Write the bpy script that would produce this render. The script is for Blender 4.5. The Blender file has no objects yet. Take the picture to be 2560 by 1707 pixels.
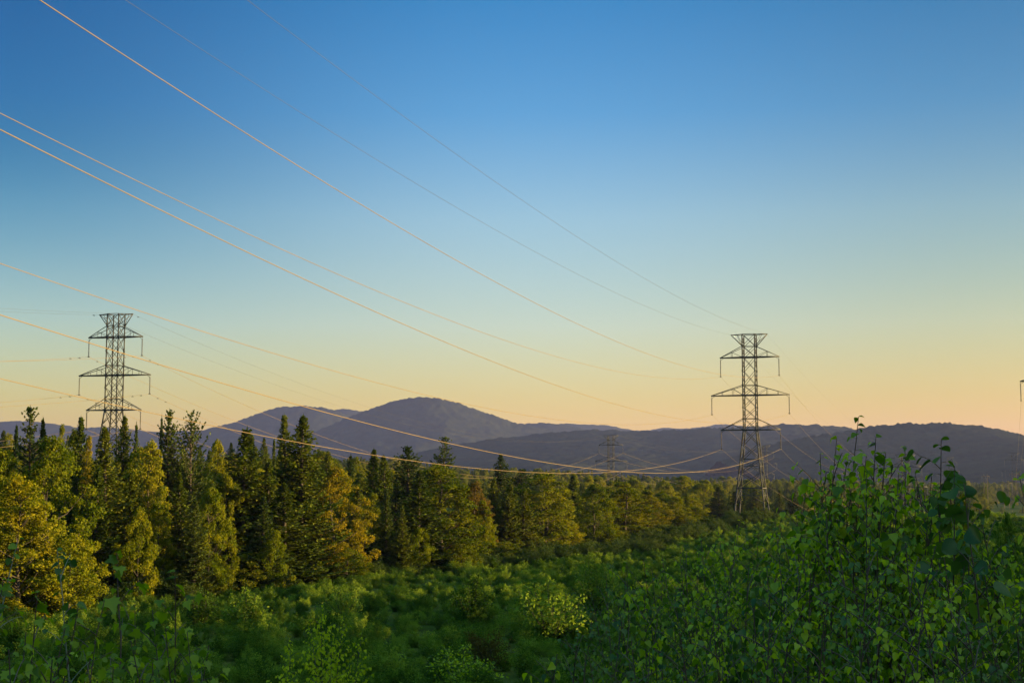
import bpy, math, random
import numpy as np
from mathutils import Vector

R = np.random.default_rng(11)
random.seed(5)
rad = math.radians
sc = bpy.context.scene
COL = sc.collection

# ------------------------------------------------------------------ camera
F = 3555.0                                   # focal length in photo pixels (2560 wide)
PITCH = math.atan((1204.26 - 853.5) / F)
CP, SP = math.cos(PITCH), math.sin(PITCH)
cam_d = bpy.data.cameras.new('camera')
cam = bpy.data.objects.new('camera', cam_d)
COL.objects.link(cam)
cam_d.sensor_width = 36.0
cam_d.lens = F / 2560 * 36
cam_d.clip_start = 0.05
cam_d.clip_end = 80000
cam.rotation_euler = (rad(90) + PITCH, 0, 0)
sc.camera = cam


def at(sx, sy, Y):
    """point at forward distance Y seen at photo pixel (sx, sy)"""
    u, v = (sx - 1280) / F, (853.5 - sy) / F
    dy = CP - v * SP
    k = Y / dy
    return np.array((u * k, Y, (SP + v * CP) * k))


def atd(dx, dy, Y):
    """the same for the 2352-wide view of the photo"""
    return at(dx / 0.91875, dy / 0.91875, Y)


# ------------------------------------------------------------------ helpers
def build(name, V, faces, mat, parent=None, smooth=False, loc=None):
    """faces: list of int arrays, each (n, k)"""
    V = np.asarray(V, dtype=np.float32).reshape(-1, 3)
    if isinstance(faces, np.ndarray):
        faces = [faces]
    me = bpy.data.meshes.new(name)
    me.vertices.add(len(V))
    me.vertices.foreach_set('co', V.ravel())
    loops = np.concatenate([f.ravel() for f in faces]).astype(np.int32)
    tot = np.concatenate([np.full(len(f), f.shape[1], np.int32) for f in faces])
    st = np.concatenate([[0], np.cumsum(tot)[:-1]]).astype(np.int32)
    me.loops.add(len(loops))
    me.loops.foreach_set('vertex_index', loops)
    me.polygons.add(len(tot))
    me.polygons.foreach_set('loop_start', st)
    me.polygons.foreach_set('loop_total', tot)
    if smooth:
        me.polygons.foreach_set('use_smooth', np.ones(len(tot), bool))
    me.update(calc_edges=True)
    me.materials.append(mat)
    o = bpy.data.objects.new(name, me)
    COL.objects.link(o)
    if parent is not None:
        o.parent = parent
    if loc is not None:
        o.location = loc
    return o


def tag(o, label, cat, group=None):
    o['label'] = label
    o['category'] = cat
    if group:
        o['group'] = group
    return o


def thing(name, label, cat, loc, group=None, rz=0.0):
    o = bpy.data.objects.new(name, None)
    o.empty_display_size = 0.5
    COL.objects.link(o)
    o.location = tuple(float(c) for c in loc)
    o.rotation_euler = (0, 0, rz)
    return tag(o, label, cat, group)


def kids(o):
    return [c for c in bpy.data.objects if c.parent is o]


KIDS = {}


def copy_tree(root, label, loc, rz=0.0, scale=None, group=None, children=None):
    """a copy of a thing, its parts and their sub-parts; children: {object: [children]}"""
    r = root.copy()
    COL.objects.link(r)
    r.location = tuple(float(c) for c in loc)
    r.rotation_euler = (0, 0, rz)
    if scale is not None:
        r.scale = scale
    r['label'] = label
    if group:
        r['group'] = group

    def rec(o, p):
        for ch in children.get(o, []):
            c = ch.copy()
            COL.objects.link(c)
            c.parent = p
            rec(ch, c)
    rec(root, r)
    return r


class Bars:
    """collects square bars and tubes into one mesh"""

    def __init__(s):
        s.v, s.q, s.n, s.fat = [], [], 0, 1.0

    def bar(s, a, b, w, w2=None, sides=4):
        a, b = np.asarray(a, float), np.asarray(b, float)
        d = b - a
        L = np.linalg.norm(d)
        if L < 1e-6:
            return
        d /= L
        w *= s.fat; w2 = None if w2 is None else w2 * s.fat
        up = np.array((0, 0, 1.0)) if abs(d[2]) < 0.9 else np.array((1.0, 0, 0))
        x = np.cross(d, up); x /= np.linalg.norm(x)
        y = np.cross(d, x)
        w2 = w if w2 is None else w2
        ang = np.arange(sides) * 2 * math.pi / sides + math.pi / 4
        ring = np.outer(np.cos(ang), x) + np.outer(np.sin(ang), y)
        s.v.append(a + ring * w * 0.7071)
        s.v.append(b + ring * w2 * 0.7071)
        i = np.arange(sides); j = (i + 1) % sides
        s.q.append(np.stack([i, j, j + sides, i + sides], 1) + s.n)
        # caps
        if sides == 4:
            s.q.append(np.array([[3, 2, 1, 0], [4, 5, 6, 7]]) + s.n)
        s.n += 2 * sides

    def tube(s, P, r, sides=5):
        P = np.asarray(P, float)
        r = np.broadcast_to(np.asarray(r, float), (len(P),))
        T = np.gradient(P, axis=0)
        T /= np.linalg.norm(T, axis=1)[:, None] + 1e-12
        ref = np.array((0.31, 0.17, 0.93))
        if abs(T.mean(0) @ ref) > 0.93 * (np.linalg.norm(T.mean(0)) + 1e-9):
            ref = np.array((0.9, -0.4, 0.1))
        X = np.cross(T, ref); X /= np.linalg.norm(X, axis=1)[:, None]
        Y = np.cross(T, X)
        a = np.arange(sides) * 2 * math.pi / sides
        V = P[:, None] + r[:, None, None] * (np.cos(a)[None, :, None] * X[:, None] + np.sin(a)[None, :, None] * Y[:, None])
        n = len(P)
        i = np.arange(n - 1)[:, None] * sides + np.arange(sides)[None]
        j = np.arange(n - 1)[:, None] * sides + (np.arange(sides)[None] + 1) % sides
        q = np.stack([i, j, j + sides, i + sides], 2).reshape(-1, 4)
        s.v.append(V.reshape(-1, 3))
        s.q.append(q + s.n)
        s.n += n * sides

    def obj(s, name, mat, parent=None, smooth=False):
        return build(name, np.concatenate(s.v), np.concatenate(s.q), mat, parent, smooth)


def vnoise(x, y, seed=0):
    """smooth value noise, vectorised"""
    x = np.asarray(x, float); y = np.asarray(y, float)
    xi, yi = np.floor(x).astype(np.int64), np.floor(y).astype(np.int64)
    xf, yf = x - xi, y - yi

    def h(a, b):
        n = (a * 374761393 + b * 668265263 + seed * 974711) & 0x7fffffff
        n = ((n ^ (n >> 13)) * 1274126177) & 0x7fffffff
        return ((n ^ (n >> 16)) & 0xffff) / 65535.0
    u, v = xf * xf * (3 - 2 * xf), yf * yf * (3 - 2 * yf)
    return (h(xi, yi) * (1 - u) + h(xi + 1, yi) * u) * (1 - v) + (h(xi, yi + 1) * (1 - u) + h(xi + 1, yi + 1) * u) * v


def fbm(x, y, seed=0, o=4):
    t, a, s = 0, 0.5, 1.0
    for k in range(o):
        t = t + a * (vnoise(x * s, y * s, seed + k) - 0.5)
        a *= 0.5; s *= 2.03
    return t


# ------------------------------------------------------------------ materials
def nodes(m):
    m.use_nodes = True
    nt = m.node_tree
    nt.nodes.clear()
    out = nt.nodes.new('ShaderNodeOutputMaterial')
    return nt, out


def mat_foliage(name, c1, c2, c3, transl=0.35, nscale=0.5, gloss=0.0, rough=0.45, tcol=1.3, hv=0.5, rv=0.5):
    """leaf material: base colour varies by leaf clump and from plant to plant"""
    m = bpy.data.materials.new(name)
    nt, out = nodes(m)
    N, L = nt.nodes, nt.links
    geo = N.new('ShaderNodeNewGeometry')
    oi = N.new('ShaderNodeObjectInfo')
    tc = N.new('ShaderNodeTexCoord')
    nz = N.new('ShaderNodeTexNoise'); nz.inputs['Scale'].default_value = nscale; nz.inputs['Detail'].default_value = 2
    L.new(tc.outputs['Object'], nz.inputs['Vector'])
    r1 = N.new('ShaderNodeMath'); r1.operation = 'MULTIPLY_ADD'
    L.new(geo.outputs['Random Per Island'], r1.inputs[0]); r1.inputs[1].default_value = rv
    sub = N.new('ShaderNodeMath'); sub.operation = 'MULTIPLY_ADD'
    L.new(nz.outputs['Fac'], sub.inputs[0]); sub.inputs[1].default_value = 1.5 if rv < .6 else 1.2; sub.inputs[2].default_value = -0.5
    L.new(sub.outputs[0], r1.inputs[2])
    ob = N.new('ShaderNodeMath'); ob.operation = 'MULTIPLY_ADD'
    L.new(oi.outputs['Random'], ob.inputs[0]); ob.inputs[1].default_value = hv; ob.inputs[2].default_value = -hv / 2
    ad = N.new('ShaderNodeMath'); ad.operation = 'ADD'
    L.new(r1.outputs[0], ad.inputs[0]); L.new(ob.outputs[0], ad.inputs[1])
    cr = N.new('ShaderNodeValToRGB')
    cr.color_ramp.elements[0].position = 0.1; cr.color_ramp.elements[0].color = (*c1, 1)
    cr.color_ramp.elements[1].position = 0.95; cr.color_ramp.elements[1].color = (*c3, 1)
    e = cr.color_ramp.elements.new(0.5); e.color = (*c2, 1)
    L.new(ad.outputs[0], cr.inputs['Fac'])
    df = N.new('ShaderNodeBsdfDiffuse'); L.new(cr.outputs['Color'], df.inputs['Color'])
    tr = N.new('ShaderNodeBsdfTranslucent')
    hs = N.new('ShaderNodeHueSaturation'); hs.inputs['Value'].default_value = tcol; hs.inputs['Saturation'].default_value = 1.1
    L.new(cr.outputs['Color'], hs.inputs['Color']); L.new(hs.outputs['Color'], tr.inputs['Color'])
    mx = N.new('ShaderNodeMixShader'); mx.inputs[0].default_value = transl
    L.new(df.outputs[0], mx.inputs[1]); L.new(tr.outputs[0], mx.inputs[2])
    last = mx
    if gloss > 0:
        gl = N.new('ShaderNodeBsdfGlossy'); gl.inputs['Roughness'].default_value = rough
        gl.inputs['Color'].default_value = (0.9, 0.95, 1, 1)
        m2 = N.new('ShaderNodeMixShader'); m2.inputs[0].default_value = gloss
        L.new(mx.outputs[0], m2.inputs[1]); L.new(gl.outputs[0], m2.inputs[2])
        last = m2
    L.new(last.outputs[0], out.inputs['Surface'])
    return m


def mat_simple(name, c1, c2, rough=0.7, metal=0.0, nscale=4.0, bump=0.0):
    m = bpy.data.materials.new(name)
    nt, out = nodes(m)
    N, L = nt.nodes, nt.links
    tc = N.new('ShaderNodeTexCoord')
    nz = N.new('ShaderNodeTexNoise'); nz.inputs['Scale'].default_value = nscale; nz.inputs['Detail'].default_value = 5
    L.new(tc.outputs['Object'], nz.inputs['Vector'])
    cr = N.new('ShaderNodeValToRGB')
    cr.color_ramp.elements[0].position = 0.3; cr.color_ramp.elements[0].color = (*c1, 1)
    cr.color_ramp.elements[1].position = 0.7; cr.color_ramp.elements[1].color = (*c2, 1)
    L.new(nz.outputs['Fac'], cr.inputs['Fac'])
    b = N.new('ShaderNodeBsdfPrincipled')
    L.new(cr.outputs['Color'], b.inputs['Base Color'])
    b.inputs['Roughness'].default_value = rough
    b.inputs['Metallic'].default_value = metal
    if bump:
        bp = N.new('ShaderNodeBump'); bp.inputs['Strength'].default_value = bump
        L.new(nz.outputs['Fac'], bp.inputs['Height']); L.new(bp.outputs[0], b.inputs['Normal'])
    L.new(b.outputs[0], out.inputs['Surface'])
    return m


M = {}
M['spruce'] = mat_foliage('spruce_needles', (0.030, 0.050, 0.008), (0.065, 0.088, 0.012), (0.115, 0.125, 0.018), 0.25, 0.35)
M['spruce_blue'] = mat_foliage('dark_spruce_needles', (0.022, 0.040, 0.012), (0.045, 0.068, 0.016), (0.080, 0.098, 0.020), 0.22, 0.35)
M['green'] = mat_foliage('green_leaves', (0.046, 0.066, 0.007), (0.115, 0.125, 0.010), (0.195, 0.180, 0.015), 0.38, 0.3, rv=0.35)
M['gold'] = mat_foliage('golden_leaves', (0.055, 0.082, 0.006), (0.118, 0.128, 0.008), (0.195, 0.170, 0.010), 0.35, 0.3, rv=0.35)
M['orange'] = mat_foliage('orange_leaves', (0.060, 0.075, 0.008), (0.128, 0.114, 0.010), (0.200, 0.148, 0.012), 0.35, 0.3, rv=0.35)
M['russet'] = mat_foliage('russet_leaves', (0.045, 0.042, 0.012), (0.085, 0.062, 0.014), (0.115, 0.085, 0.015), 0.35, 0.3, rv=0.35)
M['scrub'] = mat_foliage('scrub_leaves', (0.036, 0.070, 0.011), (0.092, 0.148, 0.019), (0.180, 0.240, 0.032), 0.35, 0.6, hv=1.0)
M['birch'] = mat_foliage('birch_leaves', (0.040, 0.078, 0.009), (0.135, 0.205, 0.018), (0.310, 0.370, 0.030), 0.48, 1.6, 0.012, 0.2, hv=0.3, rv=0.95)
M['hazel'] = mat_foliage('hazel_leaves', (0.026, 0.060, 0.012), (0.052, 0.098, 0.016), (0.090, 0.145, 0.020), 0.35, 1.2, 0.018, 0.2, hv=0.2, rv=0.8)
M['maple'] = mat_foliage('maple_leaves', (0.050, 0.092, 0.010), (0.110, 0.168, 0.016), (0.220, 0.275, 0.026), 0.45, 1.6, 0.012, 0.2, hv=0.3, rv=0.95)
M['lime'] = mat_foliage('pale_birch_leaves', (0.170, 0.215, 0.014), (0.300, 0.345, 0.022), (0.460, 0.480, 0.034), 0.45, 1.0, 0.0, 0.4, hv=0.3)
M['bark'] = mat_simple('bark', (0.022, 0.017, 0.013), (0.045, 0.035, 0.027), 0.9, 0, 3, 0.4)
M['twig'] = mat_simple('twig_bark', (0.035, 0.016, 0.012), (0.070, 0.032, 0.022), 0.6, 0, 20)
M['pale_twig'] = mat_simple('pale_twig_bark', (0.12, 0.13, 0.10), (0.2, 0.2, 0.16), 0.6, 0, 20)
M['steel'] = mat_simple('weathered_steel', (0.011, 0.014, 0.016), (0.022, 0.026, 0.028), 0.65, 0.1, 1.5)
M['insul'] = mat_simple('insulator_glaze', (0.045, 0.04, 0.04), (0.07, 0.06, 0.06), 0.3, 0, 3)
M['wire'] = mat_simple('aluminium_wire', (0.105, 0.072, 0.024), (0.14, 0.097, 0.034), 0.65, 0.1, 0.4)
M['gwire'] = mat_simple('steel_wire', (0.02, 0.022, 0.024), (0.03, 0.033, 0.036), 0.7, 0.0, 0.4)
M['concrete'] = mat_simple('concrete', (0.3, 0.28, 0.25), (0.42, 0.4, 0.36), 0.9, 0, 4, 0.2)
M['ground'] = mat_simple('meadow_ground', (0.022, 0.042, 0.010), (0.075, 0.080, 0.020), 1.0, 0, 0.08)
M['hill'] = mat_simple('hill_forest', (0.006, 0.011, 0.009), (0.024, 0.028, 0.018), 1.0, 0, 0.018)
hn = M['hill'].node_tree
hn.nodes['Noise Texture'].inputs['Detail'].default_value = 9
hn.nodes['Noise Texture'].inputs['Roughness'].default_value = 0.72
for k_ in ('hill', 'ground'):
    M[k_].node_tree.nodes['Principled BSDF'].inputs['Specular IOR Level'].default_value = 0.0

# ------------------------------------------------------------------ sky, sun, haze
SUN_AZ, SUN_EL = rad(86), rad(5.0)
w = bpy.data.worlds.new('World')
sc.world = w
w.use_nodes = True
nt = w.node_tree
nt.nodes.clear()
N, L = nt.nodes, nt.links
wo = N.new('ShaderNodeOutputWorld')
bg = N.new('ShaderNodeBackground')
sky = N.new('ShaderNodeTexSky')
sky.sky_type = 'NISHITA'
sky.sun_disc = False
sky.sun_elevation = SUN_EL
sky.sun_rotation = SUN_AZ
sky.altitude = 300
sky.air_density = 1.0
sky.dust_density = 1.0
sky.ozone_density = 2.5
# tint of the clear sky: deep blue, apricot horizon, unseen overhead brightened as fill
tc = N.new('ShaderNodeTexCoord')
sx = N.new('ShaderNodeSeparateXYZ')
L.new(tc.outputs['Generated'], sx.inputs[0])


def ramp(val, lo, hi, stops, interp='LINEAR'):
    mr = N.new('ShaderNodeMapRange')
    mr.inputs['From Min'].default_value = lo; mr.inputs['From Max'].default_value = hi
    L.new(val, mr.inputs['Value'])
    r = N.new('ShaderNodeValToRGB')
    r.color_ramp.interpolation = interp
    while len(r.color_ramp.elements) < len(stops):
        r.color_ramp.elements.new(0.5)
    for e, (p, c) in zip(r.color_ramp.elements, stops):
        e.position = (p - lo) / (hi - lo)
    for e, (p, c) in zip(r.color_ramp.elements, stops):
        e.color = (*c, 1)
    L.new(mr.outputs[0], r.inputs['Fac'])
    return r.outputs['Color']


def mul(a, b):
    m = N.new('ShaderNodeMix'); m.data_type = 'RGBA'; m.blend_type = 'MULTIPLY'
    m.inputs['Factor'].default_value = 1.0
    L.new(a, m.inputs['A']); L.new(b, m.inputs['B'])
    return m.outputs['Result']


SD = lambda d: math.sin(rad(d))
tint = ramp(sx.outputs['Z'], 0.0, 0.7, [(0.0, (1.50, 0.86, 0.27)), (SD(2), (1.50, 0.90, 0.30)), (SD(3.3), (1.45, 0.93, 0.42)), (SD(6.2), (1.40, 1.07, 0.83)),
                                        (SD(10.6), (1.09, 1.05, 1.01)), (SD(14.7), (0.47, 0.83, 1.05)), (SD(19.2), (0.19, 0.67, 0.96)), (SD(25), (0.5, 0.9, 1.0)), (SD(42), (6.8, 5.8, 3.0))])  # overhead stop, out of frame, raised to fill the shaded foreground
side_hi = ramp(sx.outputs['X'], -0.6, 0.6, [(-0.36, (0.17, 0.45, 0.57)), (0.0, (1.0, 1.0, 1.0)), (0.36, (0.63, 0.665, 0.645))], 'EASE')
side_lo = ramp(sx.outputs['X'], -0.6, 0.6, [(-0.36, (0.86, 0.93, 1.0)), (0.0, (1.0, 1.0, 1.0)), (0.36, (0.79, 0.74, 0.56))], 'EASE')
hi = N.new('ShaderNodeMapRange'); hi.interpolation_type = 'SMOOTHSTEP'
hi.inputs['From Min'].default_value = SD(3.0); hi.inputs['From Max'].default_value = SD(14)
L.new(sx.outputs['Z'], hi.inputs['Value'])
smx = N.new('ShaderNodeMix'); smx.data_type = 'RGBA'
L.new(hi.outputs[0], smx.inputs['Factor']); L.new(side_lo, smx.inputs['A']); L.new(side_hi, smx.inputs['B'])
side = smx.outputs['Result']
L.new(mul(mul(sky.outputs[0], tint), side), bg.inputs['Color'])
bg.inputs['Strength'].default_value = 0.074
L.new(bg.outputs[0], wo.inputs['Surface'])

sd = bpy.data.lights.new('sun', 'SUN')
sd.energy = 5.0
sd.angle = rad(0.5)
sd.color = (1.0, 0.68, 0.28)
so = bpy.data.objects.new('sun', sd)
COL.objects.link(so)
sv = Vector((math.sin(SUN_AZ) * math.cos(SUN_EL), math.cos(SUN_AZ) * math.cos(SUN_EL), math.sin(SUN_EL)))
so.rotation_euler = sv.to_track_quat('Z', 'Y').to_euler()
so.location = (300, 0, 100)

sc.view_settings.view_transform = 'Standard'
sc.view_settings.look = 'None'
sc.view_settings.exposure = 2.3
sc.view_settings.gamma = 1.0
sc.cycles.use_denoising = True
sc.cycles.max_bounces = 6
sc.cycles.volume_bounces = 0

# ------------------------------------------------------------------ terrain
CTRL = np.array([
    (0, 0, -1.75), (-8, 4, -2.0), (8, 4, -2.0), (-5, -30, -1), (30, -30, 1), (0, 15, -5.2), (18, 15, -4.6), (-18, 15, -5.4), (0, 25, -7.3), (0, 50, -10.3), (25, 55, -9.8), (-25, 55, -10.5),
    (0, 35, -8.9), (28, 40, -8.3), (-30, 40, -9.3), (0, 70, -11.3), (40, 70, -10), (-35, 90, -11.5), (0, 110, -11.8),
    (40, 110, -10.5), (70, 110, -9), (-45, 128, -11.8), (-32, 160, -11.8), (-10, 190, -11.8), (15, 225, -11.4), (36, 270, -10),
    (50, 300, -7.9), (80, 270, -8.5), (112, 290, -7.5), (-87, 312, -2.2), (-120, 200, -8), (-60, 220, -9), (20, 330, -9),
    (49.4, 711, -15.6), (195, 1100, -10.3), (155, 570, -27.4), (60, 480, -13), (140, 460, -15), (0, 500, -10),
    (-120, 700, -3), (-100, 1000, 4), (-350, 900, 8), (0, 1000, -4), (100, 900, -12), (300, 800, -18), (350, 1100, -18), (450, 700, -16),
    (80, 60, -5), (110, 150, -6), (150, 240, -7), (60, 10, -1), (60, -60, 3), (200, 100, -4), (-80, 60, -8),
    (0, 2200, -14), (600, 2000, -16), (-700, 2200, -10), (1500, 1500, -14), (-1500, 1500, -6), (0, 5000, -14), (3000, 4000, -14), (-3000, 4000, -14),
    (-400, 200, -6), (400, 200, -8), (-1500, 0, -6), (1500, 0, -8), (0, -1500, 0)], float)


def gz(x, y):
    x = np.asarray(x, float); y = np.asarray(y, float)
    sh = x.shape
    x = x.ravel(); y = y.ravel()
    out = np.empty(len(x))
    for i in range(0, len(x), 20000):
        xs, ys = x[i:i + 20000, None], y[i:i + 20000, None]
        # distances shrink with range so that far points act over a wider area
        sc_ = 4 + 0.03 * np.hypot(CTRL[:, 0], CTRL[:, 1])
        d2 = ((xs - CTRL[:, 0]) ** 2 + (ys - CTRL[:, 1]) ** 2) / sc_ ** 2 + 0.05
        wgt = d2 ** -1.6
        out[i:i + 20000] = (wgt * CTRL[:, 2]).sum(1) / wgt.sum(1)
    out += fbm(x / 30, y / 30, 3, 3) * 0.8 * np.clip(np.hypot(x, y) / 60, 0, 1)
    return out.reshape(sh)


def axis(lim, first, grow):
    a = [0.0]; s = first
    while a[-1] < lim:
        a.append(a[-1] + s); s *= grow
    return a


ax = np.array(axis(8800, 2.2, 1.035))
ax = ax[ax < 8990]
gx = np.concatenate([-ax[:0:-1], ax])
gy = np.concatenate([-np.array(axis(1200, 6, 1.12))[:0:-1], np.array(axis(9000, 2.2, 1.03))])
GX, GY = np.meshgrid(gx, gy)
GZ = gz(GX, GY)
nx, ny = len(gx), len(gy)
idx = np.arange(nx * ny).reshape(ny, nx)
q = np.stack([idx[:-1, :-1], idx[:-1, 1:], idx[1:, 1:], idx[1:, :-1]], 2).reshape(-1, 4)
g = build('ground', np.stack([GX, GY, GZ], 2), q, M['ground'], smooth=True)
g['kind'] = 'structure'

# ------------------------------------------------------------------ mountains
def ridge(name, prof, Y, front, back, step, amp, seed, base=-22, pw=1.3):
    prof = np.array(prof, float)
    Pw = np.array([atd(a, b, Y) for a, b in prof])
    xs = np.arange(Pw[0, 0], Pw[-1, 0], step)
    # smooth interpolation of the crest
    zc = np.interp(xs, Pw[:, 0], Pw[:, 2])
    k = np.hanning(max(5, int(90 / step) | 1)); k /= k.sum()
    zc = np.convolve(np.pad(zc, len(k) // 2, mode='edge'), k, 'valid')
    ys = np.concatenate([np.linspace(-front, 0, int(front / (step * 1.5))), np.linspace(0, back, int(back / (step * 3)))[1:]])
    X, V = np.meshgrid(xs, ys)
    wig = fbm(X / (front * 0.55), V * 0 + seed, seed, 3)
    t = np.where(V < 0, -V / (front * (1 + 0.5 * wig)), V / back)
    t = np.clip(t, 0, 1)
    prof_t = (1 - t) ** pw * (1 - 0.25 * np.sin(t * math.pi))
    Hc = zc[None] - base
    Z = base + Hc * prof_t
    valley = fbm(X / (front * 0.22), V / (front * 0.5), seed + 9, 4)
    Z += valley * Hc * 0.5 * np.sin(np.clip(t, 0, 1) * math.pi) ** 0.8
    Z += (R.random(Z.shape) - 0.5) * amp + (vnoise(X / (step * 2.5), V / (step * 2.5), seed + 3) - 0.5) * amp
    n1, n2 = len(xs), len(ys)
    idx = np.arange(n1 * n2).reshape(n2, n1)
    q = np.stack([idx[:-1, :-1], idx[:-1, 1:], idx[1:, 1:], idx[1:, :-1]], 2).reshape(-1, 4)
    o = build(name, np.stack([X, Y + V, Z], 2), q, M['hill'])
    o['kind'] = 'structure'
    return o


ridge('mountain', [(-500, 1000), (-300, 985), (-150, 970), (0, 968), (60, 966), (110, 972), (180, 982), (240, 981), (300, 985), (360, 992), (430, 990), (520, 985), (600, 990), (700, 1000)], 7600, 1300, 1300, 16, 5, 1)
ridge('mountain', [(250, 1060), (350, 1025), (430, 998), (480, 984), (540, 969), (590, 951), (620, 939), (650, 933.5), (700, 933), (740, 935), (775, 944), (820, 962), (900, 985), (1000, 1005), (1100, 1030)], 6800, 1500, 1200, 11, 5, 2)
ridge('mountain', [(640, 975), (730, 948), (775, 940), (805, 938.5), (835, 946), (900, 958), (1000, 985)], 7600, 1200, 1000, 13, 5, 3)
ridge('mountain', [(520, 1060), (640, 1020), (740, 985), (800, 958), (830, 946), (870, 931), (905, 921), (940, 914), (975, 911.5), (1010, 914), (1050, 925), (1100, 943), (1150, 958), (1190, 973), (1250, 985), (1350, 1005), (1500, 1030), (1600, 1055)], 6000, 1700, 1200, 9, 5.5, 4)
ridge('mountain', [(1000, 1020), (1120, 990), (1190, 974), (1230, 971), (1270, 970.5), (1310, 978), (1380, 994), (1500, 1020)], 6500, 1000, 1000, 11, 5, 5)
ridge('mountain', [(1150, 1000), (1240, 974), (1300, 973), (1350, 974), (1400, 977), (1440, 986), (1480, 989), (1530, 982), (1580, 985), (1620, 979), (1650, 974), (1690, 975), (1740, 986), (1850, 1005)], 7600, 1200, 1200, 14, 4, 6)
ridge('hill', [(700, 1085), (850, 1060), (950, 1040), (1050, 1021), (1120, 1010), (1200, 1000), (1280, 992), (1350, 987), (1420, 988), (1500, 990), (1580, 985), (1650, 982), (1720, 980), (1800, 974), (1870, 975), (1930, 980), (2000, 990), (2100, 1005), (2250, 1025), (2400, 1050)], 4200, 1900, 1200, 7.5, 5, 7)
ridge('hill', [(1650, 1060), (1760, 1022), (1850, 1003), (1930, 992), (2000, 980), (2060, 973), (2130, 970), (2200, 972), (2250, 978), (2300, 986), (2352, 1000), (2450, 1022), (2600, 1048), (2800, 1070)], 3000, 1500, 1000, 5.5, 4.5, 8)

# haze: even air round the camera and the whole scene
HZ = np.array([(-9000, -1500, -60), (9000, -1500, -60), (9000, 9800, -60), (-9000, 9800, -60)], float)
hv = np.concatenate([HZ, HZ + np.array((0, 0, 450.0))])
mh = bpy.data.materials.new('haze_air')
nt, out = nodes(mh)
pv = nt.nodes.new('ShaderNodeVolumePrincipled')
pv.inputs['Color'].default_value = (0.35, 0.42, 1.0, 1)
pv.inputs['Density'].default_value = 0.000036
pv.inputs['Anisotropy'].default_value = 0.3
nt.links.new(pv.outputs[0], out.inputs['Volume'])
hz = build('haze', hv, np.array([[3, 2, 1, 0], [4, 5, 6, 7], [0, 1, 5, 4], [1, 2, 6, 5], [2, 3, 7, 6], [3, 0, 4, 7]]), mh)
hz['kind'] = 'stuff'

# ------------------------------------------------------------------ lattice towers
AL = 0.32421
HG, HU, HM, HL, INS = 38.96, 34.13, 26.09, 18.80, 4.03       # heights above the tower's base
WG, WU, WM, WL = 3.79, 6.17, 8.16, 6.23                      # half spans of the arms
BW = 1.32                                                    # half width of the straight shaft


def lattice_shaft():
    b = Bars()
    b.fat = 1.05
    C4 = [(-1, -1), (1, -1), (1, 1), (-1, 1)]

    def hw(z):
        return BW if z >= HL else BW + (HL - z) / HL * 1.95
    zs = [HG, HG - 2.5, HU, 31.2, HM + 2.1, HM, 23.5, HL + 2.35, HL, 15.7, 12.6, 9.8, 6.6, 3.6, 0.2]
    for z0, z1 in zip(zs[:-1], zs[1:]):
        a, c = hw(z0), hw(z1)
        for k in range(4):
            p, q = C4[k], C4[(k + 1) % 4]
            A0 = np.array((p[0] * a, p[1] * a, z0)); A1 = np.array((p[0] * c, p[1] * c, z1))
            B0 = np.array((q[0] * a, q[1] * a, z0)); B1 = np.array((q[0] * c, q[1] * c, z1))
            b.bar(A0, A1, 0.19 if z0 > HL else 0.23)
            if z1 < 0.5:
                # the open feet: struts from the legs to the lowest ring
                b.bar(A0, (A1 + B1) * 0.12 + A1 * 0.76 - 0 * A1, 0.05)
                continue
            bw = 0.085 if z0 > HL else 0.11
            b.bar(A0, B1, bw); b.bar(B0, A1, bw)
            if z0 in (HG, HG - 2.5, HU, HM + 2.1, HM, HL + 2.35, HL, 12.6, 6.6):
                b.bar(A0, B0, 0.10 if z0 != 6.6 else 0.2)
            if z0 in (12.6, 9.8, 6.6):
                # redundant members from the crossing to the middle of the legs
                X = (A0 + B0 + A1 + B1) / 4
                b.bar((A0 + A1) / 2, X, 0.06); b.bar((B0 + B1) / 2, X, 0.06)
        # gusset plates where members meet
        for p in C4:
            z = z1
            c0 = np.array((p[0] * c, p[1] * c, z))
            b.bar(c0 - (0, 0, 0.22), c0 + (0, 0, 0.22), 0.27)
    return b


def cross_arm(z, wd, rise):
    b = Bars()
    b.fat = 1.05
    for s in (-1, 1):
        tip = np.array((s * wd, 0, z))
        for f in (-1, 1):
            root = np.array((s * BW, f * BW, z)); top = np.array((s * BW, f * BW, z + rise))
            t2 = tip + np.array((0, f * 0.14, 0))
            b.bar(root, t2, 0.20)
            b.bar(top, t2 + (0, 0, 0.06), 0.11)
            n = 2 if wd > 7 else 1
            prev = top
            for k in range(1, n + 2):
                t = k / (n + 1.0) if n == 2 else 0.5 * k
                if t >= 1:
                    break
                lo = root * (1 - t) + t2 * t
                hi = top * (1 - t) + t2 * t
                b.bar(lo, hi, 0.07)
                if k == 1:
                    b.bar(root, hi, 0.06)
        for k in range(5):       # plan bracing between the two bottom chords
            t0, t1 = k / 5, (k + 1) / 5
            f = 1 if k % 2 else -1
            pa = np.array((s * (BW + (wd - BW) * t0), f * BW * (1 - t0) + f * .14 * t0, z))
            pb = np.array((s * (BW + (wd - BW) * t1), -f * BW * (1 - t1) - f * .14 * t1, z))
            b.bar(pa, pb, 0.06)
        b.bar(tip - (0.0, 0.2, 0), tip + (0, 0.2, 0), 0.22)
        # hanger bracket under the tip
        b.bar(tip - (s * 0.75, 0, 0.03), tip - (0, 0, 0.55), 0.06)
    for f in (-1, 1):
        b.bar((-BW, f * BW, z), (BW, f * BW, z), 0.20)
    return b


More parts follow.
